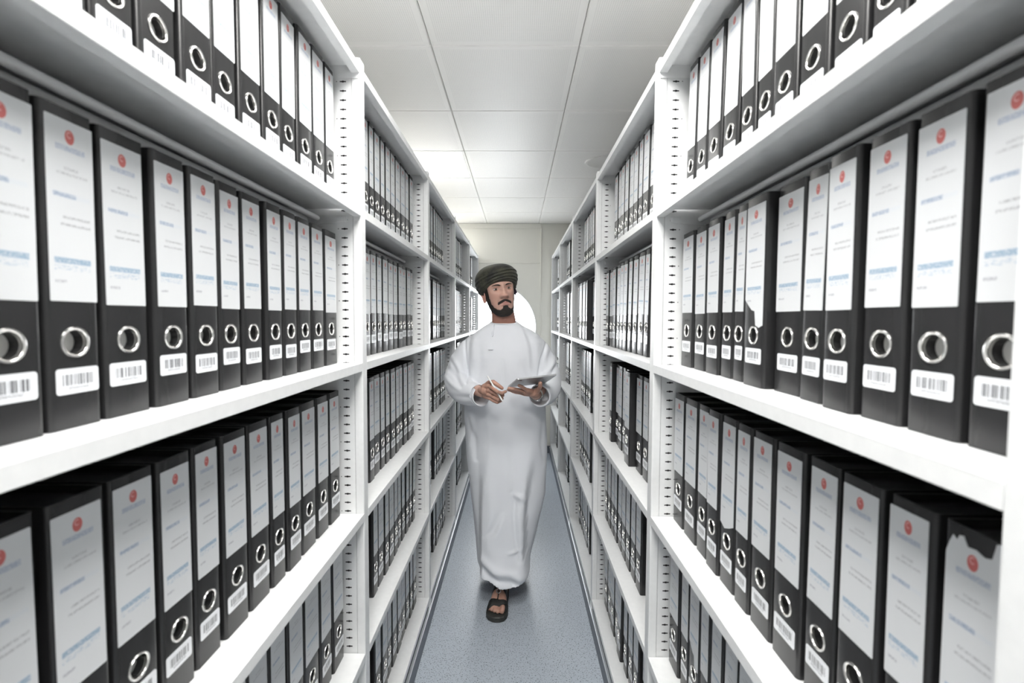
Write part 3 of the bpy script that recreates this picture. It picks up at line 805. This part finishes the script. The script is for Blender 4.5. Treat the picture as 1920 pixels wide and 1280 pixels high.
# --- hands: palm and five separate fingers each, grown into one skin
def hand(palm, fingers, thumb):
    bm = bmesh.new()
    for pts, rad, fl, hint in palm: tube(bm, pts, rad, 16, flat=fl, hint=Vector(hint), round_ends=True)
    for pts in fingers + [thumb]:
        p = [Vector(q) for q in pts]; thick = .0098 if pts is thumb else .0082
        rad = [thick*1.08, thick*1.0, thick*1.02, thick*.94, thick*.80][:len(p)] if len(p) > 3 else [thick*1.08, thick, thick*.82]
        tube(bm, p, rad, 12, round_ends=True)
    return voxel(bm, .0017, 3, .5)
def hand_col(co): return Vector((.50, .285, .215))*lerp(.86, 1.08, noise.noise(co*70)*.5+.5)
rh = hand([([(-.165, 2.128, 1.062), (-.150, 2.100, 1.066), (-.136, 2.080, 1.068)], [.023, .022, .025], .85, (0, 0, 1)),
           ([(-.142, 2.088, 1.085), (-.122, 2.062, 1.092)], [.017, .014], .9, (0, 0, 1)), ([(-.140, 2.088, 1.068), (-.119, 2.060, 1.074)], [.018, .014], .9, (0, 0, 1)),
           ([(-.140, 2.090, 1.054), (-.118, 2.063, 1.055)], [.017, .0135], .9, (0, 0, 1)), ([(-.141, 2.094, 1.044), (-.118, 2.070, 1.039)], [.015, .0125], .9, (0, 0, 1))],
          [[(-.122, 2.060, 1.092), (-.103, 2.028, 1.086), (-.082, 2.006, 1.075), (-.064, 2.018, 1.068), (-.048, 2.040, 1.072)],
           [(-.119, 2.058, 1.073), (-.100, 2.036, 1.066), (-.078, 2.030, 1.054), (-.060, 2.044, 1.054), (-.062, 2.064, 1.060)],
           [(-.118, 2.062, 1.055), (-.100, 2.042, 1.046), (-.080, 2.032, 1.037), (-.064, 2.050, 1.040), (-.074, 2.070, 1.047)],
           [(-.118, 2.068, 1.039), (-.102, 2.050, 1.030), (-.084, 2.042, 1.0245), (-.070, 2.058, 1.028), (-.080, 2.074, 1.034)]],
          [(-.138, 2.082, 1.092), (-.122, 2.062, 1.108), (-.102, 2.048, 1.112), (-.082, 2.040, 1.099), (-.064, 2.042, 1.086)])
add_skin(rh, hand_col)
lh = hand([([(.092, 2.142, 1.046), (.084, 2.112, 1.050), (.074, 2.094, 1.056)], [.025, .024, .026], .8, (0, 0, 1)),
           ([(.078, 2.094, 1.060), (.046, 2.062, 1.074)], [.016, .013], .85, (0, 0, 1)), ([(.076, 2.098, 1.057), (.036, 2.072, 1.065)], [.017, .013], .85, (0, 0, 1)),
           ([(.074, 2.104, 1.053), (.032, 2.088, 1.058)], [.016, .0125], .85, (0, 0, 1)), ([(.074, 2.110, 1.049), (.034, 2.102, 1.052)], [.014, .0115], .85, (0, 0, 1)),
           ([(.082, 2.094, 1.060), (.092, 2.072, 1.074)], [.018, .013], .9, (0, 0, 1))],
          [[(.046, 2.062, 1.074), (.034, 2.052, 1.083), (.022, 2.043, 1.092), (.010, 2.036, 1.0985)],
           [(.036, 2.072, 1.065), (.012, 2.064, 1.075), (-.012, 2.058, 1.080), (-.034, 2.054, 1.0835)],
           [(.032, 2.088, 1.058), (.008, 2.084, 1.066), (-.014, 2.082, 1.070), (-.037, 2.080, 1.0735)],
           [(.034, 2.102, 1.052), (.014, 2.101, 1.057), (-.004, 2.100, 1.060), (-.021, 2.098, 1.065)]],
          [(.090, 2.080, 1.068), (.098, 2.056, 1.084), (.101, 2.038, 1.098), (.101, 2.027, 1.110)])
add_skin(lh, hand_col)

# --- feet
FD = Vector((-.10, -1, 0)).normalized(); FS = Vector((FD.y*-1, FD.x, 0)); FS = Vector((-FD.y, FD.x, 0))
def foot_frame(heel, d):
    d = d.normalized(); s = Vector((-d.y, d.x, 0)); return heel, d, s
FOOT = foot_frame(Vector((-.066, 2.345, 0)), Vector((-.115, -1, 0)))
SOLE_T = .026
FP = [(0, .010, .020), (.008, .024, .045), (.03, .031, .075), (.065, .031, .095), (.10, .033, .075), (.135, .039, .052), (.165, .044, .036), (.190, .043, .026), (.200, .040, .020)]
def fp(s):
    for a, b in zip(FP, FP[1:]):
        if s <= b[0]: t = (s-a[0])/(b[0]-a[0]); return lerp(a[1], b[1], t), lerp(a[2], b[2], t)
    return FP[-1][1:]
def foot_ring(fr, s, off=0., n=28, base=SOLE_T, a0=0., a1=2*PI, closed=True):
    o, d, sd = fr; w, h = fp(s); w += off; h += off
    out = []
    for i in range(n):
        a = a0+(a1-a0)*i/(n if closed else n-1); c, sn = math.cos(a), math.sin(a)
        z = base+(h*max(0, sn)**.8 if sn > 0 else .004*sn)
        out.append(o+d*s+sd*(w*math.copysign(abs(c)**.8, c)) + Vector((0, 0, z)))
    return out
def foot(fr):
    bm = bmesh.new(); loft(bm, [foot_ring(fr, s) for s in (0, .004, .012, .03, .05, .065, .085, .105, .125, .145, .165, .182, .195, .200)])
    o, d, sd = fr
    for k, (lat, ln, r) in enumerate(((.027, .030, .0125), (.008, .032, .0088), (-.008, .027, .0084), (-.022, .020, .0080), (-.034, .011, .0076))):
        b = o+d*.186+sd*lat+Vector((0, 0, SOLE_T+r)); e = b+d*ln
        tube(bm, [b, lerp(b, e, .5)+Vector((0, 0, .003)), e], [r, r*1.04, r*1.0], 12, round_ends=True)
    return voxel(bm, .002, 3, .5)
def toe_col(co): return Vector((.50, .285, .215))*lerp(.88, 1.06, noise.noise(co*70)*.5+.5)
add_skin(foot(FOOT), toe_col)
FOOT2 = foot_frame(Vector((-.03, 2.64, 0)), Vector((-.03, -1, 0)))
add_skin(foot(FOOT2), toe_col)
bmesh.ops.recalc_face_normals(bmH, faces=bmH.faces)
bodyme = mesh_from(bmH, 'body', [M['skin']]); set_tint(bodyme, tints)
body = manpart('body', bodyme)

# --- eyes
for s in (-1, 1):
    bm = bmesh.new(); bmesh.ops.create_uvsphere(bm, u_segments=40, v_segments=28, radius=.0122)
    c0 = Vector((s*.0315, -.0650, .011)); g = Vector((-.09, -1, .10)).normalized(); cs = []
    for v in bm.verts:
        a = v.co.normalized().angle(g)*.0122
        c = Vector((.006, .005, .005)) if a < .0022 else Vector((.065, .028, .012)) if a < .0052 else Vector((.02, .012, .01)) if a < .0060 else Vector((.60, .56, .53))
        cs.append(c); v.co = HEAD @ (v.co+c0)
    me = mesh_from(bm, 'eyeball', [M['eye']]); set_tint(me, cs); manpart('eyeball', me)
# --- beard, moustache and sideburns: a thin uneven coat over the face
bm = bmesh.new(); vmap = {}
for a in range(NZ-1):
    for i in range(NT_):
        j = (i+1) % NT_; q = ((a, i), (a, j), (a+1, j), (a+1, i)); ok = True
        for r_, c_ in q:
            p = head_pt(ths[c_], zs[r_])
            if p.y > .006 or beard_mask(p.x, zs[r_]) < .02: ok = False
        if not ok: continue
        vs = []
        for r_, c_ in q:
            if (r_, c_) not in vmap:
                p = head_pt(ths[c_], zs[r_]); m = beard_mask(p.x, zs[r_])
                nn = (p-Vector((0, .01, zs[r_]*.8))).normalized()
                vmap[r_, c_] = bm.verts.new(HEAD @ (p+nn*(-.0016+.0040*m+.0012*noise.noise(p*420)*m)))
            vs.append(vmap[r_, c_])
        bm.faces.new(vs)
o = manpart('beard', bm, [M['hair']]); o['label'] = 'short dark beard and moustache'
# hair at the temples below the headwrap, and the eyebrows
bm = bmesh.new()
for s in (-1, 1):
    rows = []
    for k in range(8):
        z = lerp(-.030, .045, k/7); rows.append([HEAD @ (head_pt(s*lerp(1.42, 1.78, t/7), z)*1.0 + Vector((s*.0022, 0, 0))) for t in range(8)])
    loft(bm, rows, (False, False), closed=False)
manpart('hair', bm, [M['hair']])
for s in (-1, 1):
    bm = bmesh.new(); rows = []
    for k in range(14):
        t = k/13; x = s*lerp(.0115, .050, t); zc = .0250+.0070*math.sin(t*PI*.75)-.0020*t; hw = .0032*min(1, .35+t*4)*lerp(1, .25, max(0, t-.3)/.7)
        row = []
        for m in range(5):
            z = zc+hw*(m/2-1); th = math.asin(max(-1, min(1, math.copysign((abs(x)/prof(z)[0])**(1/.84), x)))); p = head_pt(th, z)
            row.append(HEAD @ (p+Vector((0, -.0010-.0014*(1-abs(m/2-1)), 0))))
        rows.append(row)
    loft(bm, rows, (False, False), closed=False)
    manpart('eyebrow', bm, [M['hair']])

# --- headwrap
def wrap_bm():
    bm = bmesh.new(); n, m = 140, 110; rings = []
    for k in range(m):
        t = k/(m-1); ring = []
        for i in range(n):
            a = 2*PI*i/n; s, c = math.sin(a), math.cos(a)                 # c = 1 at the front
            rim = .043*(.5+.5*c)+(-.034)*(.5-.5*c)
            swell = 1+.07*sstep(.0, .35, t)*(.5-.5*s)+.03*(.5-.5*c)       # fuller on his right and behind
            zm = lerp(rim, .1385, .46)
            if t < .45:
                q = t/.45; A = lerp(.0745, .0985, math.sin(q*PI/2)**.8); Bd = A+.019; z = lerp(rim, zm, q**1.15-.10*math.sin(q*PI)*(1-q))
                if t == 0: A -= .006; Bd -= .006
            else:
                q = (t-.45)/.55*PI/2; A = .0985*max(math.cos(q), .01)**.82; Bd = A*1.19; z = lerp(zm, .1385, math.sin(q)**.95)
            A *= swell; Bd *= 1+.03*(.5-.5*c)
            slant = t-.07*s-.02*math.sin(2*a+.6)
            ridge = (slant*9.+.1) % 1.0
            amp = .0065*sstep(.03, .09, t)*sstep(.60, .48, slant)*(.30+.70*(.5+.5*c))
            d = amp*(sstep(0, .25, ridge)*(1-.75*sstep(.3, 1., ridge))-.4) + .0022*noise.noise(Vector((s*3, c*3, t*5)))
            p = Vector((s*(A+d), .003-c*(Bd+d), z))
            ring.append(HEAD @ p)
        rings.append(ring)
    inner = [HEAD @ Vector((.068*math.sin(2*PI*i/n), .003-.088*math.cos(2*PI*i/n), .043*(.5+.5*math.cos(2*PI*i/n))-.034*(.5-.5*math.cos(2*PI*i/n))+.02)) for i in range(n)]
    loft(bm, [inner]+rings, (False, True))
    return bm
wrap = manpart('headwrap', wrap_bm(), [M['turban']])
bm = bmesh.new()
for q in range(6):
    z = lerp(.030, -.004, q/5); tube(bm, [HEAD @ Vector((.082+.004*math.sin(q*2.1), .012-.006*q*.3, z)), HEAD @ Vector((.0865+.003*math.cos(q*1.7), .002+.004*(q % 2), z-.012))], [.0065, .0045], 8, round_ends=True)
M['tassel'] = flat('dark_purple_thread', (.02, .010, .026), .8)
manpart('wrap_fringe', bm, [M['tassel']], wrap)['label'] = 'dark purple fringe of the headwrap'

# --- robe
LX = [(.05, -.196), (.19, -.206), (.34, -.217), (.49, -.233), (.71, -.252), (.94, -.262), (1.10, -.255), (1.20, -.250), (1.27, -.240), (1.305, -.222), (1.33, -.190), (1.352, -.158), (1.366, -.137), (1.376, -.1285)]
RX = [(.05, .060), (.19, .085), (.34, .1155), (.49, .150), (.71, .1555), (.94, .145), (1.10, .138), (1.20, .138), (1.27, .128), (1.305, .108), (1.33, .072), (1.352, .030), (1.366, .006), (1.376, -.0025)]
YF = [(.05, 2.262), (.20, 2.270), (.50, 2.275), (.80, 2.262), (.95, 2.245), (1.10, 2.235), (1.22, 2.240), (1.29, 2.262), (1.33, 2.277), (1.352, 2.284), (1.376, 2.2865)]
YB = [(.05, 2.66), (.30, 2.60), (.55, 2.52), (.80, 2.475), (1.0, 2.455), (1.2, 2.475), (1.29, 2.46), (1.33, 2.435), (1.352, 2.415), (1.376, 2.402)]
def lin(t, pts):
    if t <= pts[0][0]: return pts[0][1]
    for (a, va), (b, vb) in zip(pts, pts[1:]):
        if t <= b: return va+(vb-va)*(t-a)/(b-a)
    return pts[-1][1]
def panel(x, z):
    """how far the front breadth is pushed forward by the striding leg"""
    k = sstep(.98, .60, z)
    xl = lin(z, [(.1, -.182), (.2, -.180), (.75, -.176), (.95, -.19)]); xr = lin(z, [(.1, .080), (.16, .064), (.26, .046), (.46, .044), (.62, .075), (.75, .115), (.95, .14)])
    soft = lerp(.055, .016, sstep(.80, .45, z))
    return k*lerp(.020, .085, sstep(.85, .12, z))*sstep(xl-soft*.3, xl+soft, x)*sstep(xr+soft*.4, xr-soft, x)
def robe_ring(z, lift=0., shrink=0.):
    xl, xr = lin(z, LX)+shrink, lin(z, RX)-shrink; cx, hw = (xl+xr)/2, (xr-xl)/2; yf, yb = lin(z, YF)+shrink, lin(z, YB)-shrink
    out = []; n = 200; e = .80
    for i in range(n):
        a = 2*PI*i/n; c, s = math.cos(a), math.sin(a)
        x = cx+hw*math.copysign(abs(c)**(e if z < 1.28 else .95), c)
        ym = lerp(yf, yb, .5); y = ym+(yb-yf)/2*math.copysign(abs(s)**e, s)
        zz = z
        if s < .25:
            y -= panel(x, z)*sstep(.25, -.35, s)
        if z < .30:                                               # hem dips in the middle of the front and flares
            low = sstep(.30, .10, z)
            y -= low*.022*sstep(.2, -.6, s)*(1+.4*math.sin(x*60))
            zz += low*(.012*sstep(.1, -.5, s)+.034*sstep(-.06, -.175, x)*sstep(.2, -.4, s)+.036*sstep(.02, .078, x)*sstep(.2, -.4, s)+.006*math.sin(x*48)*sstep(.2, -.4, s)-.045*sstep(-.1, .5, s))
        if z > 1.33: zz -= .011*sstep(1.33, 1.376, z)*sstep(.3, -1., s)
        out.append(Vector((x, y, zz)))
    return out
bmR = bmesh.new()
zz = [.108, .118, .135, .155, .18, .21, .25, .30, .36, .43, .50, .57, .64, .71, .78, .85, .92, .99, 1.06, 1.13, 1.20, 1.24, 1.27, 1.29, 1.305, 1.318, 1.33, 1.341, 1.352, 1.36, 1.366, 1.372, 1.376]
rings = [robe_ring(.32, 0, .07), robe_ring(.22, 0, .045), robe_ring(.15, 0, .028), robe_ring(.118, 0, .016)] + [robe_ring(z) for z in zz]
neck_in = [[Vector((lerp(p.x, -.0655, k), lerp(p.y, 2.344, k), z+p.z-1.376)) for p in rings[-1]] for z, k in ((1.3745, .06), (1.36, .10), (1.33, .2))]
loft(bmR, rings+neck_in)
def sleeve(pts, rad, flat, wall=.007):
    """pts centre line shoulder -> cuff; ends in an open cuff with an inner wall"""
    P = [Vector(p) for p in pts]; n = 10
    # Catmull-Rom through the points
    cl, rr = [], []
    ext = [P[0]*2-P[1]]+P+[P[-1]*2-P[-2]]
    for i in range(len(P)-1):
        for k in range(n):
            t = k/n; a, b, c, d = ext[i:i+4]
            cl.append(.5*((2*b)+(c-a)*t+(2*a-5*b+4*c-d)*t*t+(3*b-a-3*c+d)*t**3)); rr.append(lerp(rad[i], rad[i+1], t))
    cl.append(P[-1]); rr.append(rad[-1])
    dirs = [(cl[min(i+1, len(cl)-1)]-cl[max(i-1, 0)]).normalized() for i in range(len(cl))]
    def ring(i, r, push=0.):
        d = dirs[i]; up = Vector((0, 0, 1)); a = d.cross(up).normalized() if abs(d.dot(up)) < .93 else d.cross(Vector((0, 1, 0))).normalized(); b = a.cross(d).normalized()
        fl = lerp(1., flat, i/(len(cl)-1))
        return [cl[i]+d*push+(a*math.cos(2*PI*k/48)*fl+b*math.sin(2*PI*k/48))*r for k in range(48)]
    # keep frames from flipping: propagate the first frame
    fr = []; a0 = None
    for d in dirs:
        if a0 is None: a = d.cross(Vector((0, 1, 0))).normalized()
        else: a = (a0-d*a0.dot(d)).normalized()
        a0 = a; fr.append((a, a.cross(d).normalized()))
    def ring2(i, r, push=0.):
        a, b = fr[i]; d = dirs[i]; fl = lerp(1., flat, i/(len(cl)-1))
        return [cl[i]+d*push+(a*math.cos(2*PI*k/48)*fl+b*math.sin(2*PI*k/48))*r for k in range(48)]
    N = len(cl)-1
    rg = [ring2(i, rr[i]) for i in range(N+1)] + [ring2(N, rr[N]-wall), ring2(N-3, rr[N]-wall-.002), ring2(N-7, rr[N]-wall-.006)]
    bm = bmesh.new(); loft(bm, rg); bmesh.ops.recalc_face_normals(bm, faces=bm.faces); return bm
def join(dst, src):
    me = bpy.data.meshes.new('work'); src.to_mesh(me); src.free(); dst.from_mesh(me)
join(bmR, sleeve([(-.165, 2.370, 1.275), (-.238, 2.368, 1.205), (-.290, 2.350, 1.085), (-.245, 2.245, 1.038), (-.170, 2.140, 1.040)], [.058, .072, .074, .062, .050], 1.0))
join(bmR, sleeve([(.045, 2.370, 1.275), (.108, 2.368, 1.205), (.150, 2.350, 1.090), (.138, 2.245, 1.046), (.102, 2.135, 1.038)], [.058, .070, .070, .062, .052], 1.0))
robe = voxel(bmR, .0042, 5, .5)
# folds pressed into the cloth: (points in x, z), half-width, depth (negative = groove); only where the cloth faces the aisle
FOLDS = [([(-.262, 1.30), (-.250, 1.20), (-.236, 1.09)], .0045, -.007), ([(.150, 1.285), (.120, 1.19), (.104, 1.10)], .0045, -.007),
         ([(.012, 1.36), (.045, 1.27), (.055, 1.17)], .011, .004), ([(.028, 1.35), (.075, 1.25), (.082, 1.14)], .010, -.004),
         ([(-.150, 1.355), (-.20, 1.29), (-.215, 1.20)], .012, .004), ([(-.19, 1.30), (-.18, 1.18), (-.20, 1.08)], .013, -.004),
         ([(-.072, 1.19), (-.078, 1.10), (-.085, 1.02)], .008, -.003), ([(-.05, 1.20), (-.047, 1.10)], .009, .003), ([(-.155, 1.17), (-.185, 1.09)], .016, -.005),
         ([(.02, 1.16), (.055, 1.07)], .012, -.004), ([(-.34, 1.14), (-.30, 1.115), (-.262, 1.075)], .008, -.006), ([(-.35, 1.10), (-.31, 1.075), (-.27, 1.06)], .008, .005),
         ([(-.32, 1.20), (-.285, 1.14), (-.262, 1.09)], .010, .005), ([(-.315, 1.17), (-.28, 1.11)], .008, -.005), ([(.20, 1.16), (.165, 1.12), (.13, 1.09)], .008, -.006),
         ([(.19, 1.20), (.16, 1.14), (.125, 1.10)], .009, .005), ([(.168, 1.24), (.150, 1.17)], .008, -.004), ([(-.30, 1.02), (-.23, 1.028), (-.19, 1.04)], .009, -.004),
         ([(-.236, .90), (-.205, .80), (-.20, .70)], .010, -.005), ([(-.225, .93), (-.215, .84), (-.23, .76)], .009, .004),
         ([(.135, .90), (.125, .78), (.14, .68)], .010, -.005), ([(-.02, .78), (-.015, .62), (-.008, .50)], .016, -.004),
         ([(-.015, .545), (.012, .535), (.035, .52)], .010, .008), ([(-.02, .555), (-.004, .52), (-.008, .44), (.000, .34), (.018, .24)], .009, -.007),
         ([(.012, .50), (.012, .42), (.022, .30)], .014, .006), ([(-.075, .46), (-.11, .38), (-.145, .345)], .012, -.006), ([(-.06, .44), (-.09, .36)], .014, .005),
         ([(-.17, .205), (-.13, .170), (-.06, .155), (.015, .130)], .012, -.010), ([(-.16, .235), (-.10, .195), (-.02, .180), (.05, .150)], .014, .007),
         ([(-.03, .275), (.012, .285)], .006, .004), ([(-.13, .60), (-.12, .45), (-.135, .30)], .018, .004)]
def seg_d(x, z, a, b):
    dx, dz = b[0]-a[0], b[1]-a[1]; t = max(0, min(1, ((x-a[0])*dx+(z-a[1])*dz)/(dx*dx+dz*dz))); return math.hypot(x-a[0]-t*dx, z-a[1]-t*dz), t
FB = []
for pts, w, d in FOLDS:
    xs = [p[0] for p in pts]; zs_ = [p[1] for p in pts]; FB.append((min(xs)-3*w, max(xs)+3*w, min(zs_)-3*w, max(zs_)+3*w))
co = [v.co.copy() for v in robe.vertices]; no = [v.normal.copy() for v in robe.vertices]
for v, p, n in zip(robe.vertices, co, no):
    d = 0.
    if n.y < .2 and p.y < 2.45:
        face = sstep(.2, -.3, n.y)
        for (pts, w, dep), (x0, x1, z0, z1) in zip(FOLDS, FB):
            if not (x0 < p.x < x1 and z0 < p.z < z1): continue
            best = 9; tt = 0
            for k, (a, b) in enumerate(zip(pts, pts[1:])):
                q, t = seg_d(p.x, p.z, a, b)
                if q < best: best = q; tt = (k+t)/(len(pts)-1)
            d += 1.7*dep*gauss(best, w)*(.35+.65*math.sin(PI*min(1, max(0, tt*.9+.05))))*face
    q = Vector((p.x*9, p.y*6, p.z*2.6)); d += .0030*noise.noise(q)+.0016*noise.noise(Vector((p.x*26, p.y*18, p.z*9)))
    v.co = p+n*d
robe = evaluated(robe, [('SMOOTH', dict(factor=.4, iterations=2))])
robe_o = manpart('robe', robe, [M['cloth']]); robe_o['label'] = 'long white collarless robe with wide sleeves'
# collar edge, tassel cord and the small chest pocket hem
bm = bmesh.new(); top = robe_ring(1.376)
tube(bm, [p+Vector((0, 0, -.0045)) for p in top[::4]]+[top[0]+Vector((0, 0, -.0045))], .0032, 8, cap=False)
manpart('collar_edge', bm, [M['cloth']], robe_o)
def on_chest(x, z, lift=.004):
    best = None
    for p in co:
        if p.y < 2.36:
            dd = (p.x-x)**2+(p.z-z)**2
            if best is None or dd < best[0] or (dd < best[0]+1e-5 and p.y < best[1].y): best = (dd, p)
    return Vector((x, best[1].y-lift, z))
bm = bmesh.new()
tube(bm, [on_chest(x, z) for x, z in ((-.108, 1.364), (-.113, 1.352), (-.117, 1.338), (-.120, 1.322), (-.122, 1.308), (-.118, 1.301), (-.114, 1.310), (-.113, 1.325), (-.111, 1.343), (-.107, 1.360))], .0016, 8)
manpart('tassel_cord', bm, [M['cloth']], robe_o)
bm = bmesh.new(); a, b = on_chest(-.135, 1.240, .003), on_chest(-.113, 1.240, .003); tube(bm, [a, lerp(a, b, .5), b], .0030, 8, flat=.6)
manpart('pocket_hem', bm, [M['cloth']], robe_o)
bm = bmesh.new(); p = on_chest(-.064, 1.360, .002); lathe(bm, [(-.002, .0003), (-.002, .0028), (0, .0034)], 14, 'y', p); manpart('button', bm, [M['cloth']], robe_o)
# white under-cuff rolled at his right wrist
bm = bmesh.new(); d = (Vector((-.170, 2.140, 1.040))-Vector((-.245, 2.245, 1.038))).normalized(); a, b = frame_of(d)
rg = []
for push, r, dz in ((-.03, .041, 0), (.002, .042, -.002), (.014, .043, -.004), (.016, .041, -.004), (.002, .037, -.002), (-.03, .034, 0)):
    rg.append([Vector((-.170, 2.140, 1.037))+d*push*(1-.5*math.sin(2*PI*k/32))+(a*math.cos(2*PI*k/32)+b*math.sin(2*PI*k/32))*r+Vector((0, 0, dz)) for k in range(32)])
loft(bm, rg, (False, False)); bmesh.ops.recalc_face_normals(bm, faces=bm.faces)
manpart('cuff', bm, [M['cloth']], robe_o)

# --- wristwatch on his left wrist
wc = Vector((.0872, 2.124, 1.0478)); wd_ = (WRL-ELL).normalized(); wa, wb = frame_of(wd_)
def band_ring(push, r): return [wc+wd_*push+(wa*math.cos(2*PI*k/36)*1.05+wb*math.sin(2*PI*k/36)*.95)*r for k in range(36)]
bm = bmesh.new(); loft(bm, [band_ring(-.006, .0262), band_ring(-.0066, .0282), band_ring(0, .0290), band_ring(.0066, .0282), band_ring(.006, .0262)], (False, False)); bmesh.ops.recalc_face_normals(bm, faces=bm.faces)
watch = manpart('wristwatch', bm, [M['chrome']]); watch['label'] = 'silver wristwatch on the left wrist'
bm = bmesh.new(); ca = -wb*.95; p0 = wc+wa*-.006+ca*.0275
for _ in (0,):
    q = p0; rings = []
    for h, r in ((-.002, .012), (.0035, .0125), (.0045, .0115), (.0045, .0003)):
        u, w2 = frame_of(ca); rings.append([q+ca*h+(u*math.cos(2*PI*k/24)+w2*math.sin(2*PI*k/24))*r for k in range(24)])
    loft(bm, rings, (True, True))
manpart('watch_case', bm, [M['alu']], watch)

# --- sandals
def sandal(fr):
    o, d, sd = fr; bm = bmesh.new()
    outline = []
    for s, wl, wr in ((-.012, .0, .0), (-.008, .020, .020), (.01, .033, .033), (.05, .037, .037), (.10, .038, .040), (.15, .046, .048), (.19, .050, .052), (.215, .047, .050), (.235, .034, .040), (.246, .016, .022), (.249, .0, .0)):
        outline.append((s, wl, wr))
    pts = [(s, -a) for s, a, b in outline] + [(s, b) for s, a, b in outline[-2:0:-1]]
    def ring(z, k): return [o+d*(.118+(s-.118)*k)+sd*(w*k)+Vector((0, 0, z)) for s, w in pts]
    loft(bm, [ring(.0, .97), ring(.004, 1.), ring(.012, .985), ring(.0135, 1.0), ring(.022, 1.0), ring(SOLE_T, .97)])
    bmesh.ops.recalc_face_normals(bm, faces=bm.faces)
    root = manpart('sandal', bm, [M['sole']], smooth=False)
    def strap(s0, s1, off=.0035, slant=0., mat='woven', nm='strap'):
        bm = bmesh.new(); rows = []
        for k in range(7):
            t = k/6; e = off if 0 < k < 6 else .0012
            ring = []
            for i in range(25):
                a = -.10+(PI+.20)*i/24; s = lerp(s0, s1, t)+slant*math.cos(a)
                r1 = foot_ring(fr, max(0, s), e, 2, SOLE_T-.003, a, a+.001, False)[0]; ring.append(r1)
            rows.append(ring)
        loft(bm, rows, (False, False), closed=False)
        manpart(nm, bm, [M[mat]], root)
    strap(.160, .200, .0040, .010); strap(.166, .192, .0056, -.016); strap(.066, .124, .0040)
    bm = bmesh.new(); path = []
    for k in range(9):
        s = lerp(.108, .172, k/8); w, h = fp(s); path.append(o+d*s+Vector((0, 0, SOLE_T+h+.006)))
    tube(bm, path, .0055, 10, flat=.5, hint=Vector((1, 0, 0))); manpart('centre_strap', bm, [M['woven']], root)
    bm = bmesh.new(); w, h = fp(.140); c = o+d*.140+Vector((0, 0, SOLE_T+h+.012)); n = 20; tl = (d*.8+Vector((0, 0, -.6))).normalized()
    tube(bm, [c+(sd*math.cos(2*PI*k/n)+tl*math.sin(2*PI*k/n))*.010 for k in range(n+1)], .0018, 8, cap=False); manpart('buckle_ring', bm, [M['chrome']], root)
    return root
sa = sandal(FOOT); sa['label'] = 'black woven strap sandal stepping forward'
sb = sandal(FOOT2)

# --- tablet and stylus in his hands
TLc, TRc, BLc = Vector((.002, 1.972, 1.1316)), Vector((.172, 2.030, 1.1456)), Vector((-.062, 2.100, 1.0766))
ex = (TRc-TLc).normalized(); ey0 = BLc-TLc; ez = ex.cross(ey0).normalized(); ey = ez.cross(ex).normalized()
if ez.z < 0: ez = -ez
Wt, Dt = (TRc-TLc).length, ey0.length
tab = empty('tablet', lerp(TRc, BLc, .5)); tag(tab, 'thin silver tablet computer held up in the robed man\'s left hand', 'tablet')
tab.matrix_world = Matrix((ex, ey, ez)).transposed().to_4x4(); tab.location = (TLc+ex*0+ey*0)
skew = ey0.dot(ex)
def plate(z0, z1, inset=0., r=.006):
    bm = bmesh.new(); o = []
    for cx_, cy_, a0 in ((Wt-r, r, -PI/2), (Wt-r, Dt-r, 0), (r, Dt-r, PI/2), (r, r, PI)):
        for i in range(5): a = a0+i*PI/8; o.append((cx_+(r-inset)*math.cos(a), cy_+(r-inset)*math.sin(a)))
    o = [(x+skew*0, y) for x, y in o]
    loft(bm, [[Vector((x, y, z0)) for x, y in o], [Vector((x, y, z1)) for x, y in o]])
    bmesh.ops.recalc_face_normals(bm, faces=bm.faces); return bm
obj('case', plate(0, .0062), M['tablet'], tab)
obj('screen', plate(.0062, .0066, .004), M['screen'], tab)
bm = bmesh.new(); box(bm, (.012, .008, -.0014), (.030, .026, .0), .0010); cb = obj('camera_bump', bm, M['tablet'], tab)
bm = bmesh.new(); lathe(bm, [(-.0019, .0003), (-.0019, .0042), (-.0010, .0050)], 18, 'z', (.021, .017, 0)); obj('camera_lens', bm, M['lens'], cb)
pa, pb = Vector((-.1270, 2.036, 1.1390)), Vector((-.0570, 2.012, 1.0285))
pen = empty('stylus', pa); tag(pen, 'slim white stylus pen held in the robed man\'s right hand', 'stylus')
dv = pb-pa
bm = bmesh.new(); tube(bm, [Vector(), dv*.02, dv*.80, dv*.90], [.0030, .0036, .0036, .0034], 14); obj('barrel', bm, M['pen'], pen, True)
bm = bmesh.new(); tube(bm, [dv*.90, dv*.955, dv], [.0033, .0022, .0006], 12); obj('tip', bm, M['pen'], pen, True)
